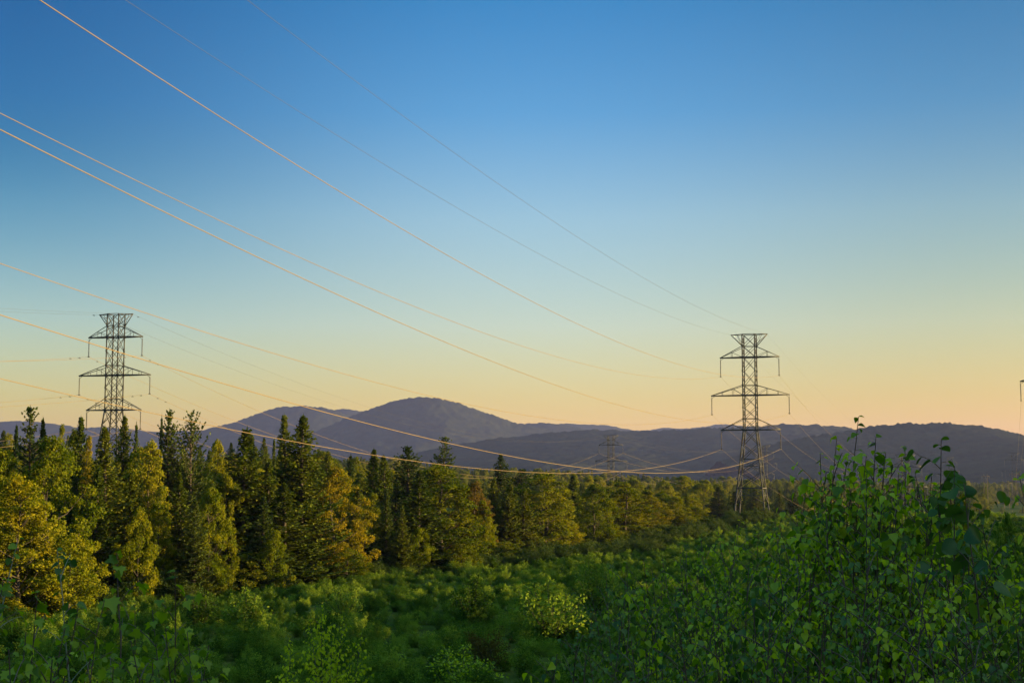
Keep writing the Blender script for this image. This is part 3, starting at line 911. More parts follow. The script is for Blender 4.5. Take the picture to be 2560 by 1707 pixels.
S, B = 'spruce', 'broadleaf_tree'
GE = 'trees along the edge of the clearing'
for row in [
    # kind name label dx top Y hw material
    ('s1', S, 'dark spruce cut by the left frame edge behind the golden maple', -12, 975, 152, 45, None),
    ('n0', S, 'small thin spruce left of the tall dark spruce at the far left', 38, 978, 172, 24, None),
    ('layer', S, 'tall dark spruce with a jagged spire, leftmost one clear against the sky', 75, 938, 160, 40, None),
    ('s0', S, 'narrow dark spruce right beside the leftmost jagged spire', 104, 962, 162, 32, None),
    ('b0', B, 'golden broadleaf tree filling the left frame edge above the round leaves', 0, 1035, 130, 95, 'gold'),
    ('b1', B, 'brightest golden yellow tree with its sunlit right flank, left of the dark spruces', 118, 1012, 131, 92, 'gold'),
    ('c1', B, 'broad golden tree near the left frame edge, in front of its yellow neighbours', 48, 1082, 125, 84, 'gold'),
    ('l0', B, 'low golden thicket tree at the foot of the brightest yellow tree', 165, 1225, 128, 75, 'gold'),
    ('c0', B, 'slender pale green tree top between the left spires and the left tower', 143, 978, 185, 20, None),
    ('b2', B, 'rounded green tree top just left of the left tower arm', 172, 990, 178, 34, None),
    ('s3', S, 'dark spruce tip below the left end of the lowest arm of the left tower', 194, 960, 162, 42, None),
    ('c0', B, 'slim brownish tree leaning on the dark spruce left of the left tower', 205, 1005, 152, 24, 'orange'),
    ('s2', S, 'broad dark spruce reaching down to the clearing in front of the left tower', 246, 982, 144, 66, None),
    ('s4', S, 'dense dark spruce top hiding the feet of the left tower', 284, 958, 156, 45, None),
    ('n1', S, 'little spruce tip right of the left tower shaft', 313, 972, 170, 20, None),
    ('c1', B, 'green tree with a golden right flank between the left tower and the ragged spires', 340, 1005, 150, 58, 'green'),
    ('l1', B, 'yellow green thicket tree lit low between two dark spruces', 322, 1175, 140, 48, 'gold'),
    ('pine', S, 'ragged spruce with two wispy leaning spires above the tree edge', 388, 945, 158, 44, None),
    ('n1', S, 'thin bent spire rising beside the ragged spruce', 372, 955, 161, 15, None),
    ('open', S, 'half bare spruce with sparse upswept branches against the sky', 441, 952, 156, 48, None),
    ('s0', S, 'dark spruce below the half bare spruce, down to the clearing', 418, 1085, 148, 46, None),
    ('b1', B, 'green broadleaf top right of the half bare spruce', 502, 1018, 176, 46, None),
    ('b0', B, 'bright golden green rounded tree standing low in front of the spruces', 487, 1122, 146, 54, 'gold'),
    ('s1', S, 'large full spruce with dense drooping layers left of the twin spruces', 556, 984, 160, 78, None),
    ('n0', S, 'second tip close to the right of the large full spruce', 579, 1002, 164, 30, None),
    ('s3', S, 'dark spruce filling the gap between the large full spruce and the twins', 618, 1060, 162, 48, None),
    ('n0', S, 'short needle-thin spruce tip left of the twin spruces', 630, 1010, 182, 18, None),
    ('s3', S, 'left one of the tall twin spruces rising over the mountain foot', 661, 955, 168, 46, None),
    ('s4', S, 'right one of the tall twin spruces, fuller and reaching the clearing', 692, 957, 166, 72, None),
    ('s2', S, 'lower spruce skirt leaning out in front of the twin spruces', 655, 1110, 160, 70, None),
    ('s1', S, 'spruce behind the orange tree, right of the twin spruces', 746, 1036, 205, 38, None),
    ('b1', B, 'orange tree glowing at the middle of the left tree edge', 768, 1078, 170, 72, 'orange'),
    ('n1', S, 'thin dark spruce right behind the orange tree', 806, 1044, 210, 22, None),
    ('s3', S, 'dark spruce sloping down on the right of the orange tree', 828, 1112, 180, 40, None),
    ('s0', S, 'dark spruce with a sharp tip left of the rounded pine', 857, 1032, 206, 44, None),
    ('s4', S, 'dark spruce merging with the rounded pine on its left', 884, 1048, 202, 42, None),
    ('n0', S, 'young pointed spruce at the clearing below the rounded pine', 888, 1122, 182, 26, None),
    ('n1', S, 'young spruce with a thin leader at the clearing, left of the golden lit hemlock', 925, 1165, 180, 26, 'spruce'),
    ('pine', S, 'rounded dark pine top above the tree edge under the mountain', 938, 1027, 208, 56, None),
    ('c1', B, 'tall golden lit tree in the middle with a bright right flank', 1012, 1062, 192, 84, 'green'),
    ('s2', S, 'dark spruce in shade left of the golden lit middle tree', 960, 1080, 186, 60, None),
    ('layer', S, 'lone emergent pine with tiered branches against the mountain', 1017, 1005, 262, 32, None),
    ('b2', B, 'russet broadleaf tree right of the golden lit middle tree', 1092, 1108, 208, 48, 'russet'),
    ('l0', B, 'small bright yellow green tree at the foot of the russet tree', 1118, 1185, 204, 26, 'gold'),
    ('s0', S, 'left one of three slender spruces right of the russet tree', 1132, 1098, 214, 32, 'spruce'),
    ('s1', S, 'middle one of three slender spruces right of the russet tree', 1166, 1110, 212, 36, None),
    ('s3', S, 'right one of three slender spruces right of the russet tree', 1200, 1124, 214, 38, None),
    ('s4', S, 'dark pointed spruce rising behind the three slender spruces', 1152, 1043, 268, 34, 'spruce_blue'),
    ('pine', S, 'blunt dark spruce behind, left of the tall leafy column', 1195, 1078, 262, 44, None),
    ('c1', B, 'tall leafy column tree with golden right side at the bend of the tree edge', 1250, 1082, 226, 72, 'green'),
    ('l1', B, 'low golden bush tree right of the tall leafy column', 1300, 1195, 232, 42, 'gold'),
    ('s2', S, 'dark spruce behind the domed green tree', 1318, 1092, 262, 34, 'spruce_blue'),
    ('b0', B, 'domed green tree with a rounded top below the middle tower', 1368, 1112, 240, 56, 'green'),
    ('c0', B, 'broad golden green tree right below the small middle tower', 1428, 1108, 252, 60, 'green'),
    ('b1', B, 'orange tipped tree fourth from the right end of the tree edge', 1488, 1128, 262, 50, 'orange'),
    ('c1', B, 'olive green tree third from the right end of the tree edge', 1545, 1138, 274, 46, 'green'),
    ('b2', B, 'low rounded tree second from the right end of the tree edge', 1592, 1165, 288, 40, 'green'),
    ('l0', B, 'lowest golden tree at the right end of the tree edge', 1628, 1190, 296, 32, 'gold'),
    ('l1', B, 'low golden thicket at the foot of the broad golden green tree', 1405, 1212, 240, 44, 'gold'),
    ('l0', B, 'orange thicket at the foot of the orange tipped tree', 1520, 1215, 262, 48, 'orange'),
    ('l0', B, 'shaded low thicket at the foot of the golden lit middle tree', 1060, 1245, 186, 46, 'green'),
    ('l1', B, 'shaded low thicket at the foot of the three slender spruces', 1160, 1245, 205, 60, 'green'),
    ('l1', B, 'shaded low thicket at the foot of the orange tree', 800, 1262, 166, 60, 'green'),
    ('l0', B, 'shaded low thicket at the foot of the large full spruce', 575, 1270, 152, 60, 'green'),
    ('s3', S, 'dark spruce in front of the slim brownish tree left of the left tower', 222, 1075, 140, 40, None),
    ('s0', S, 'dark spruce directly below the left tower shaft, lower than its neighbours', 300, 1085, 147, 42, None),
    ('c0', B, 'narrow golden tree between the yellow green thicket and the ragged spruce', 372, 1120, 143, 34, 'gold'),
    ('s4', S, 'dark spruce at the clearing just left of the rounded golden green tree', 448, 1150, 143, 36, 'spruce_blue'),
    ('c1', B, 'narrow green tree between the rounded golden green tree and the large full spruce', 524, 1085, 158, 34, 'green'),
    ('s2', S, 'squat dark spruce at the foot of the large full spruce, on its right', 604, 1140, 153, 44, 'spruce_blue'),
    ('l0', B, 'small golden tree low in front of the lower spruce skirt', 628, 1215, 152, 36, 'gold'),
    ('s0', S, 'dark spruce squeezed between the twin spruces and the orange tree', 728, 1110, 174, 34, 'spruce_blue'),
    ('c0', B, 'slender green tree right of the sloping dark spruce', 858, 1135, 184, 34, 'green'),
    ('s1', S, 'dark spruce standing below the spruce that merges with the rounded pine', 905, 1110, 190, 42, 'spruce_blue'),
    ('l1', B, 'small golden tree low left of the golden lit middle tree', 962, 1215, 182, 34, 'gold'),
    ('s3', S, 'dark spruce between the golden lit middle tree and the russet tree', 1062, 1120, 214, 38, 'spruce_blue'),
    ('c0', B, 'slim olive tree between the russet tree and the slender spruces', 1108, 1150, 206, 28, 'green'),
    ('s2', S, 'dark spruce left of the tall leafy column tree', 1222, 1120, 236, 34, 'spruce_blue'),
    ('c1', B, 'green tree filling the gap right of the tall leafy column tree', 1300, 1118, 246, 44, 'green'),
    ('c0', B, 'olive tree between the domed green tree and the broad golden green tree', 1396, 1122, 254, 40, 'gold'),
    ('c1', B, 'green tree between the broad golden green tree and the orange tipped tree', 1458, 1120, 266, 42, 'green'),
    ('b1', B, 'green tree between the orange tipped tree and the olive green tree', 1518, 1134, 276, 42, 'green'),
    ('b0', B, 'green tree behind the low rounded tree near the right end of the tree edge', 1576, 1140, 296, 44, 'green'),
    # trees standing between and beyond the towers
    ('s0', S, 'dark spruce at the left leg of the right tower', 1652, 1118, 380, 32, 'spruce_blue'),
    ('s3', S, 'dark spruce behind the left leg of the right tower', 1690, 1128, 400, 34, 'spruce'),
    ('s1', S, 'dark spruce between the two legs of the right tower', 1738, 1122, 430, 34, 'spruce'),
    ('n1', S, 'pointed spruce just right of the right tower', 1790, 1125, 420, 22, 'spruce'),
    ('s4', S, 'dark spruce close left of the leafy bush top', 1822, 1132, 400, 26, 'spruce_blue'),
    ('b0', B, 'dark leafy clump left of the right tower and right of the tree edge', 1612, 1110, 420, 50, 'green'),
    ('b1', B, 'dense green clump crowning the far stand left of the right tower', 1570, 1095, 470, 46, 'green'),
    ('l1', 'bush', 'sunlit golden bush peeping out right of the leafy bush', 2212, 1150, 60, 46, 'green'),
    ('l0', 'bush', 'dark rounded bush below the misty field near the right edge', 2310, 1178, 70, 58, 'scrub'),
    ('l1', 'bush', 'dark bush cut by the right frame edge', 2375, 1190, 60, 55, 'scrub'),
]:
    kd, nm, lb, dx, dyt, Y, hw, mt = row
    if nm == 'spruce':
        hw *= 1.5
    elif nm == 'broadleaf_tree':
        hw *= 1.22
    tree(kd, nm, lb, {'spruce': 'spruce', 'broadleaf_tree': 'tree', 'bush': 'bush'}[nm], dx, dyt, Y, hw, mt, grp=GE if Y < 310 and Y > 100 else None)


# ------------------------------------------------------------------ woods too many to count
def scatter(name, P, rot, scl, idx, sources, mats, kind='stuff'):
    """ONE object: copies of the crowns in `sources` on the points P"""
    me = bpy.data.meshes.new(name)
    me.vertices.add(len(P))
    me.vertices.foreach_set('co', np.asarray(P, np.float32).ravel())
    a = me.attributes.new('turn', 'FLOAT_VECTOR', 'POINT'); a.data.foreach_set('vector', np.asarray(rot, np.float32).ravel())
    a = me.attributes.new('size', 'FLOAT_VECTOR', 'POINT'); a.data.foreach_set('vector', np.asarray(scl, np.float32).ravel())
    a = me.attributes.new('which', 'INT', 'POINT'); a.data.foreach_set('value', np.asarray(idx, np.int32))
    o = bpy.data.objects.new(name, me)
    COL.objects.link(o)
    ng = bpy.data.node_groups.new(name, 'GeometryNodeTree')
    ng.interface.new_socket('Geometry', in_out='INPUT', socket_type='NodeSocketGeometry')
    ng.interface.new_socket('Geometry', in_out='OUTPUT', socket_type='NodeSocketGeometry')
    N, L = ng.nodes, ng.links
    gi, go = N.new('NodeGroupInput'), N.new('NodeGroupOutput')
    jn = N.new('GeometryNodeJoinGeometry')

    def named(nm, ty):
        n = N.new('GeometryNodeInputNamedAttribute'); n.data_type = ty
        n.inputs['Name'].default_value = nm
        return next(s for s in n.outputs if s.enabled and s.name == 'Attribute')
    at_, as_, aw = named('turn', 'FLOAT_VECTOR'), named('size', 'FLOAT_VECTOR'), named('which', 'INT')
    for k, srco in enumerate(sources):
        oi = N.new('GeometryNodeObjectInfo'); oi.transform_space = 'ORIGINAL'
        oi.inputs['Object'].default_value = srco
        mtn = N.new('GeometryNodeSetMaterial')
        mtn.inputs['Material'].default_value = mats[k]
        L.new(oi.outputs['Geometry'], mtn.inputs['Geometry'])
        cp = N.new('FunctionNodeCompare'); cp.data_type = 'INT'; cp.operation = 'EQUAL'
        ii = [s for s in cp.inputs if s.enabled and s.type == 'INT']
        L.new(aw, ii[0]); ii[1].default_value = k
        ip = N.new('GeometryNodeInstanceOnPoints')
        L.new(gi.outputs[0], ip.inputs['Points']); L.new(cp.outputs['Result'], ip.inputs['Selection'])
        L.new(mtn.outputs[0], ip.inputs['Instance'])
        L.new(at_, ip.inputs['Rotation']); L.new(as_, ip.inputs['Scale'])
        L.new(ip.outputs[0], jn.inputs[0])
    L.new(jn.outputs[0], go.inputs[0])
    md = o.modifiers.new('copies', 'NODES'); md.node_group = ng
    o['kind'] = kind
    return o


def wood(name, X, Y, hmin, hmax, mix, wfac=1.0, seed=1, sink=0.3, hk=1.0):
    rng = np.random.default_rng(seed)
    n = len(X)
    names = list(mix)
    pr = np.array([mix[k] for k in names], float); pr /= pr.sum()
    idx = rng.choice(len(names), n, p=pr)
    Z = gz(X, Y) - sink
    Hh = rng.uniform(hmin, hmax, n) * hk
    HK = np.array([KINDS[k].H for k in names])[idx]
    s = Hh / HK
    scl = np.stack([s * wfac * rng.uniform(.8, 1.2, n), s * wfac * rng.uniform(.8, 1.2, n), s], 1)
    rot = np.stack([0 * X, 0 * X, rng.uniform(0, 6.28, n)], 1)
    return scatter(name, np.stack([X, Y, Z], 1), rot, scl, idx, [CROWNS[k] for k in names], [KINDS[k].m for k in names])


def spread(n, x0, x1, y0, y1, seed, keep=None):
    rng = np.random.default_rng(seed)
    X, Y = rng.uniform(x0, x1, n), rng.uniform(y0, y1, n)
    if keep is not None:
        k = keep(X, Y); X, Y = X[k], Y[k]
    return X, Y


def edge_x(Y):
    """right-hand limit of the left wood"""
    return np.interp(Y, [100, 130, 165, 190, 225, 275, 300], [-62, -42, -25, -8, 14, 38, 52])


# depth of the left wood behind the trees of its edge
X, Y = spread(1500, -260, 60, 120, 420, 3, lambda x, y: (x < edge_x(np.clip(y, 100, 300)) - 9) & (y < 340 - .5 * (x + 60).clip(0)) & (x > -0.50 * y - 30) & ~((y > 250) & (y < 345) & (x > -106) & (x < -62)) & (x < 48 - (y - 275).clip(0) * 0.35) & ~((abs(x + 83 - (y - 298) * .32) < 22) & (y > 298)))
k = np.interp(X / Y * 3266 + 1176, [0, 700, 1000, 1600], [1.0, .95, .72, .6])
wood('wood', X, Y, 10.5, 14.5, {'s0': 3, 's1': 3, 's3': 2, 's4': 2, 'b0': 1.5, 'b2': 1.5, 'c1': 2}, 1.35, 5, hk=k)
# far woods across the valley floor
def far_keep(x, y):
    line1 = abs(x - (50 + (y - 300) * .345)) < 26
    line2 = (abs(x - (-83 + (y - 298) * .32)) < 24)
    line3 = (x > (92 + (y - 290) * .34)) & (x < 220 + (y - 290) * .40) & (y < 1150)
    return ~(line1 & (y < 900)) & ~line2 & ~line3 & (abs(x) < 0.46 * y + 40) & (x > -0.42 * y)


X, Y = spread(5200, -420, 520, 430, 1100, 8, far_keep)
wood('far_wood', X, Y, 8, 14, {'s0': 2.5, 's1': 2, 's3': 2, 's4': 2, 'c0': 1.5, 'b0': 2.4, 'b2': 2, 'b1': 2}, 1.35, 9)
X, Y = spread(6500, -900, 1100, 1100, 2300, 12, lambda x, y: (abs(x) < 0.45 * y) & (vnoise(x / 160, y / 160, 4) > .22))
wood('far_wood', X, Y, 10, 16, {'s0': 2, 's3': 2, 's4': 1, 'c0': 2, 'b0': 2, 'b1': 1}, 1.5, 10)
# scattered young trees in the misty field
X, Y = spread(330, 60, 420, 330, 1100, 14, lambda x, y: (x > (60 + (y - 290) * .30)) & (x < 160 + (y - 290) * .40) & (vnoise(x / 40, y / 40, 6) > .5))
wood('field_thicket', X, Y, 1.5, 5, {'l0': 2, 'l1': 2, 'n0': .6}, 1.2, 15)
# shrubs added along the tree foot, coloured dark to stand for its shade
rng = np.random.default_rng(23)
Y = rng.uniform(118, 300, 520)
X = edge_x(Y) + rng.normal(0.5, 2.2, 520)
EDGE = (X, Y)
# unseen wood added at the right to throw its long shadow over the clearing
X, Y = spread(1050, 40, 260, -110, 300, 17, lambda x, y: (x > 52 + .345 * np.clip(y, -120, 400)) & (x < 140 + .36 * y) & (y < 268))
X2, Y2 = spread(420, 44, 120, -70, 110, 19, lambda x, y: (x > 50 + .345 * np.clip(y, -20, 400)) & (x < 90 + .36 * y.clip(0)))
X, Y = np.concatenate([X, X2]), np.concatenate([Y, Y2])
wood('wood', X, Y, 9.5, 12, {'s0': 2, 's1': 2, 's4': 2, 'b0': 1, 'c1': 1}, 1.3, 18, hk=np.interp(Y, [20, 70, 230, 280], [1.25, 1.0, .92, .6]))

# ------------------------------------------------------------------ scrub of the clearing
def shrub_shape(rng, H=2.4, Rb=1.5, stems=16, leaf=0.11, per=60):
    """many thin upright shoots with leaves all along, a loose rounded bush"""
    T = Bars()
    P, D, S = [], [], []
    for k in range(stems):
        a = rng.uniform(0, 6.28); f = rng.random() ** 0.6
        h = H * (1 - 0.45 * f ** 2) * rng.uniform(0.7, 1.1)
        r = Rb * f
        t = np.linspace(0, 1, 6)
        C = np.stack([math.cos(a) * r * t ** 1.3, math.sin(a) * r * t ** 1.3, h * t], 1) + rng.normal(0, .05, (6, 3)) * t[:, None]
        T.tube(C, np.linspace(0.018, 0.004, 6), 4)
        n = int(per * h)
        s = rng.random(n) ** 0.7 * 0.9 + 0.1
        c = np.stack([np.interp(s, t, C[:, i]) for i in range(3)], 1)
        off = unit(rng.normal(0, 1, (n, 3)) * np.array((1, 1, .5)) + np.array((0, 0, .2)))
        L_ = (0.06 + 0.5 * (1 - s) * rng.random(n) + .12 * rng.random(n))[:, None]
        P.append(c + off * L_ * (Rb / 1.5)); D.append(off); S.append(rng.uniform(.7, 1.3, n) * leaf)
    P, D, S = np.concatenate(P), np.concatenate(D), np.concatenate(S)
    ax_ = unit(D + rng.normal(0, .5, D.shape) - np.array((0, 0, .25)))
    V, q = blades(P - ax_ * S[:, None] * .1, P + ax_ * S[:, None] * .9, S * .62, unit(rng.normal(0, .8, P.shape) + np.array((0, 0, .7))))
    return V, q, T


rs = np.random.default_rng(77)
for k in range(6):
    KINDS[f'h{k}'] = TreeKind(*shrub_shape(rs, (2.6, 2.1, 3.0, 1.7, 2.4, 2.0)[k], (1.5, 1.5, 1.3, 1.3, 1.7, 1.2)[k], (34, 30, 28, 24, 38, 22)[k], (.12, .10, .13, .10, .11, .12)[k], (62, 66, 55, 70, 62, 60)[k]),
                              M['scrub'], (2.6, 2.1, 3.0, 1.7, 2.4, 2.0)[k])

for row in [
    ('h1', 'reddish brown bush in the middle of the green clearing', 1118, 1442, 86, 62, 'russet'),
    ('h3', 'bright green low bush at the bottom of the middle', 1060, 1480, 76, 90, 'birch'),
]:
    kd, lb, dx, dyt, Y, hw, mt = row
    tree(kd, 'shrub', lb, 'shrub', dx, dyt, Y, hw, mt)
# one plain shrub of each sort; their leaves also fill the undergrowth
for kd, lb, dx, dyt, Y in [('h0', 'dull green shrub at the left end of the clearing below the half bare spruce', 455, 1350, 110), ('h1', 'dull green shrub below the orange tree at the rim of the clearing', 790, 1342, 118),
                           ('h2', 'taller green shrub below the russet tree at the rim of the clearing', 1082, 1318, 120), ('h3', 'low green shrub below the tall leafy column tree', 1262, 1330, 105),
                           ('h4', 'broad green shrub below the domed green tree', 1370, 1296, 125), ('h5', 'small green shrub below the large full spruce', 570, 1352, 108)]:
    tree(kd, 'shrub', lb, 'shrub', dx, dyt, Y)


def scrub_keep(x, y):
    return (abs(x) < .42 * y + 8) & (x > edge_x(np.clip(y, 100, 300)) - 4 - 100 * (y < 100)) & (x < 70 + .36 * y)


Xa, Ya = spread(6500, -36, 40, 22, 60, 31, scrub_keep)
Xb, Yb = spread(15500, -70, 110, 60, 330, 32, scrub_keep)
Xc, Yc = spread(700, -16, 20, 8, 22, 34)
X, Y = np.concatenate([Xa, Xb, Xc]), np.concatenate([Ya, Yb, Yc])
rng = np.random.default_rng(33)
n = len(X)
cl = vnoise(X / 9, Y / 9, 21) * .6 + vnoise(X / 3.5, Y / 3.5, 22) * .4
big = np.where(Y > 60, 0.85, np.interp(Y, [15, 60], [.55, .85]))
s = (0.34 + 0.72 * cl) * rng.uniform(.7, 1.25, n) * big * np.interp(Y, [90, 130], [1.0, .72])
scatter('undergrowth', np.stack([X, Y, gz(X, Y) - .15], 1), np.stack([rng.normal(0, .08, n), rng.normal(0, .08, n), rng.uniform(0, 6.28, n)], 1),
        np.stack([s * 1.15, s * 1.15, s * rng.uniform(.8, 1.25, n)], 1), rng.integers(0, 6, n), [CROWNS[f'h{k}'] for k in range(6)], [M['scrub']] * 6)

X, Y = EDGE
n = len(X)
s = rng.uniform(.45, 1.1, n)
scatter('edge_shade_thicket', np.stack([X, Y, gz(X, Y) - .15], 1), np.stack([0 * X, 0 * X, rng.uniform(0, 6.28, n)], 1), np.stack([s * 1.2, s * 1.2, s], 1),
        rng.integers(0, 6, n), [CROWNS[f'h{k}'] for k in range(6)], [M['spruce_blue']] * 6)  # dark needle colour on shrub shapes makes the shade band

# ------------------------------------------------------------------ near saplings with real leaves
def leaf_birch():
    t = np.array([0, .10, .26, .48, .74, 1.0]); wd = np.array([.015, .27, .40, .36, .18, 0.0])
    mid = np.stack([0 * t, t, -.22 * t ** 2], 1)
    lf = np.stack([-wd, t - .03 * (wd > .2), -.22 * t ** 2 + wd * .38], 1)
    rt = lf * np.array((-1, 1, 1))
    V = np.concatenate([mid, lf, rt]); n = len(t)
    f = []
    for i in range(n - 1):
        f += [(i, n + i + 1, n + i), (i, i + 1, n + i + 1), (i, 2 * n + i, 2 * n + i + 1), (i, 2 * n + i + 1, i + 1)]
    return V, np.array(f)


def leaf_round():
    t = np.array([0, .08, .25, .5, .78, .93, 1.0]); wd = np.array([.02, .30, .46, .50, .36, .16, 0.0])
    mid = np.stack([0 * t, t, -.15 * t ** 2], 1)
    lf = np.stack([-wd, t - .04 * (wd > .25), -.15 * t ** 2 + wd * .25], 1)
    rt = lf * np.array((-1, 1, 1))
    V = np.concatenate([mid, lf, rt]); n = len(t)
    f = []
    for i in range(n - 1):
        f += [(i, n + i + 1, n + i), (i, i + 1, n + i + 1), (i, 2 * n + i, 2 * n + i + 1), (i, 2 * n + i + 1, i + 1)]
    return V, np.array(f)


def leaf_maple():
    h = [(0, 0), (-.10, .02), (-.34, -.06), (-.30, .10), (-.52, .22), (-.40, .34), (-.50, .58), (-.30, .52), (-.20, .62), (-.14, .80), (0, 1.02)]
    pts = h + [(-x, y) for x, y in h[-2:0:-1]]
    V = np.array([(0, .30, 0.0)] + [(x, y, abs(x) * .28 - .25 * max(y, 0) ** 2) for x, y in pts])
    n = len(pts)
    return V, np.array([(0, 1 + (i + 1) % n, 1 + i) for i in range(n)])


LEAF = {'birch': leaf_birch(), 'hazel': leaf_round(), 'maple': leaf_maple(), 'aspen': leaf_round()}


def leaves(kind, P, D, Nn, S, curl=None):
    lv, lf = LEAF[kind]
    D = unit(D)
    X_ = unit(np.cross(D, Nn)); Z_ = np.cross(X_, D)
    Lx = lv[None] * S[:, None, None]
    V = P[:, None] + Lx[..., :1] * X_[:, None] + Lx[..., 1:2] * D[:, None] + Lx[..., 2:] * Z_[:, None]
    f = lf[None] + (np.arange(len(P)) * len(lv))[:, None, None]
    return V.reshape(-1, 3), f.reshape(-1, 3)


def sapling(label, tip, foot, kind, mat, size, rng, name='sapling', cat='sapling', dens=1.0, twig_from=0.25, bare=0.0, spread_=0.27, group=None, bow=0.05, bark='twig', twl=1.0):
    """a young stem from foot to tip with side shoots and hanging leaves"""
    tip, foot = np.asarray(tip, float), np.asarray(foot, float)
    root = thing(name, label, cat, foot, group)
    H = tip - foot
    L0 = np.linalg.norm(H)
    t = np.linspace(0, 1, 14)
    side = unit(np.array((rng.normal(), rng.normal(), 0)))
    C = t[:, None] * H[None] + side * (np.sin(t * math.pi) * bow * L0)[:, None] + rng.normal(0, .006, (14, 3)) * (t * (1 - t) * 4)[:, None]
    T = Bars()
    T.tube(C, np.interp(t, [0, 1], [.004 + .0026 * L0, .0016]), 6)
    P, D, Nn, S = [], [], [], []

    def put(c, d, nrm, s):
        P.append(c); D.append(d); Nn.append(nrm); S.append(s)

    def stem_at(u):
        return np.array([np.interp(u, t, C[:, i]) for i in range(3)])
    # leaves on the main shoot
    u = twig_from
    az = rng.uniform(0, 6.28)
    step = 0.055 / L0 / dens * (size / .06)
    while u < 1.0:
        az += 2.4 + rng.normal(0, .4)
        c = stem_at(u)
        o = np.array((math.cos(az), math.sin(az), 0))
        if not (1 - bare < u < 0.955) or rng.random() < .18:
            pet = rng.uniform(.012, .03) * (size / .06)
            pe = c + o * pet + np.array((0, 0, .005))
            T.bar(c, pe, .0014)
            d = o * rng.uniform(.3, 1.0) + np.array((0, 0, -rng.uniform(.1, 1.2)))
            put(pe, d, unit(o * .3 + np.array((0, 0, 1)) + rng.normal(0, .45, 3)), size * rng.uniform(.6, 1.1) * (1 - .35 * (u > .9)))
        u += step * rng.uniform(.6, 1.4)
    for k in range(3):     # the youngest leaves at the very tip
        o = unit(np.array((rng.normal(), rng.normal(), .1)))
        put(stem_at(1 - .012 * k), o + np.array((0, 0, -.25 * k)), unit(rng.normal(0, .5, 3) + np.array((0, 0, 1))), size * (.55, .75, .9)[k])
    # side shoots
    u = twig_from
    while u < 1 - max(bare, .04):
        az += 2.4 + rng.normal(0, .6)
        c = stem_at(u)
        l = spread_ * L0 * (1.05 - u) * rng.uniform(.45, 1.1) * twl + .08
        o = np.array((math.cos(az), math.sin(az), 0))
        m_ = np.linspace(0, 1, 5)
        up = rng.uniform(.7, 1.35)
        tw = c + o * (l * m_)[:, None] * .8 + np.array((0, 0, 1.0)) * (l * (up * m_ - .35 * m_ ** 2))[:, None]
        T.tube(tw, np.linspace(.0024, .0009, 5), 4)
        nl = max(3, int(l / .040 * dens * (.05 / size)))
        for k in range(nl):
            v = (k + rng.random()) / nl * .88 + .12
            p = np.array([np.interp(v, m_, tw[:, i]) for i in range(3)])
            b_ = unit(np.cross(o, (0, 0, 1.0))) * (1 if k % 2 else -1)
            dd = b_ * rng.uniform(.3, 1) + o * rng.uniform(.1, .8) + np.array((0, 0, -rng.uniform(.2, 1.6)))
            pe = p + unit(dd + np.array((0, 0, .8))) * rng.uniform(.012, .028) * (size / .06)
            T.bar(p, pe, .0013)
            put(pe, dd, unit(np.array((0, 0, .7)) + o * .5 + rng.normal(0, .5, 3)), size * rng.uniform(.55, 1.15))
        u += 0.075 / L0 / dens * rng.uniform(.6, 1.5)
    V, f = leaves(kind, np.array(P), np.array(D), np.array(Nn), np.array(S))
    build('foliage', V, f, M[mat], root)
    T.obj('stem', M[bark], root, True)
    return root


rp = np.random.default_rng(404)


def near(label, dx, dy, Y, kind, mat, size, lean=0.0, hgt=None, **kw):
    tip = atd(dx, dy, Y)
    fx = tip[0] + lean
    fy = Y + rp.uniform(-.15, .15)
    foot = np.array((fx, fy, float(gz(fx, fy)) - .05))
    return sapling(label, tip, foot, kind, mat, size, rp, **kw)


GB = 'young birches of the leafy bush at the right'
# the tall shoots above the bush
near('tallest birch shoot of the bush, two dark leaves at its bare tip', 1972, 957, 6.6, 'birch', 'birch', 0.053, .03, bare=.16, group=GB)
near('birch shoot with drooping leaves bending left of the tallest shoot', 1922, 1006, 6.5, 'birch', 'birch', 0.051, .12, bare=.05, group=GB)
near('thick leafy birch shoot close right of the tallest shoot', 2012, 1003, 6.4, 'birch', 'birch', 0.061, .10, dens=1.25, group=GB)
near('second leafy birch shoot right of the tallest one', 2050, 1066, 6.2, 'birch', 'birch', 0.058, -.06, dens=1.2, group=GB)
near('thin bare-tipped birch shoot standing alone between the tallest shoot and the hazel', 2079, 1026, 6.7, 'birch', 'birch', 0.051, -.05, bare=.15, group=GB)
near('birch shoot at the left shoulder of the bush with small hanging leaves', 1884, 1042, 6.9, 'birch', 'birch', 0.044, -.02, bare=.03, group=GB)
near('short birch shoot at the far left of the bush top', 1852, 1112, 6.8, 'birch', 'birch', 0.044, .05, group=GB)
near('birch shoot with a crooked tip just left of the shoulder of the bush', 1912, 1098, 6.6, 'birch', 'birch', 0.047, .02, group=GB)
near('leafy birch shoot below the bare-tipped one', 2120, 1112, 6.3, 'birch', 'birch', 0.053, .0, group=GB)
near('tall hazel shoot with big dark oval leaves at the right end of the bush', 2162, 1008, 5.6, 'hazel', 'hazel', 0.061, .09, dens=.75, twl=.35, bow=.02, name='hazel_shoot', cat='hazel')
near('second hazel shoot with big dark leaves leaning right', 2192, 1072, 5.5, 'hazel', 'hazel', 0.063, .06, dens=.75, twl=.4, bow=.02, name='hazel_shoot', cat='hazel')
near('short hazel shoot ending in two large drooping leaves', 2214, 1108, 5.4, 'hazel', 'hazel', 0.068, .10, dens=.7, twl=.5, bow=.03, name='hazel_shoot', cat='hazel')
near('small leafy shoot at the right frame edge in front of the misty field', 2340, 1085, 6.0, 'hazel', 'birch', 0.051, .02, dens=.7, twl=.4)
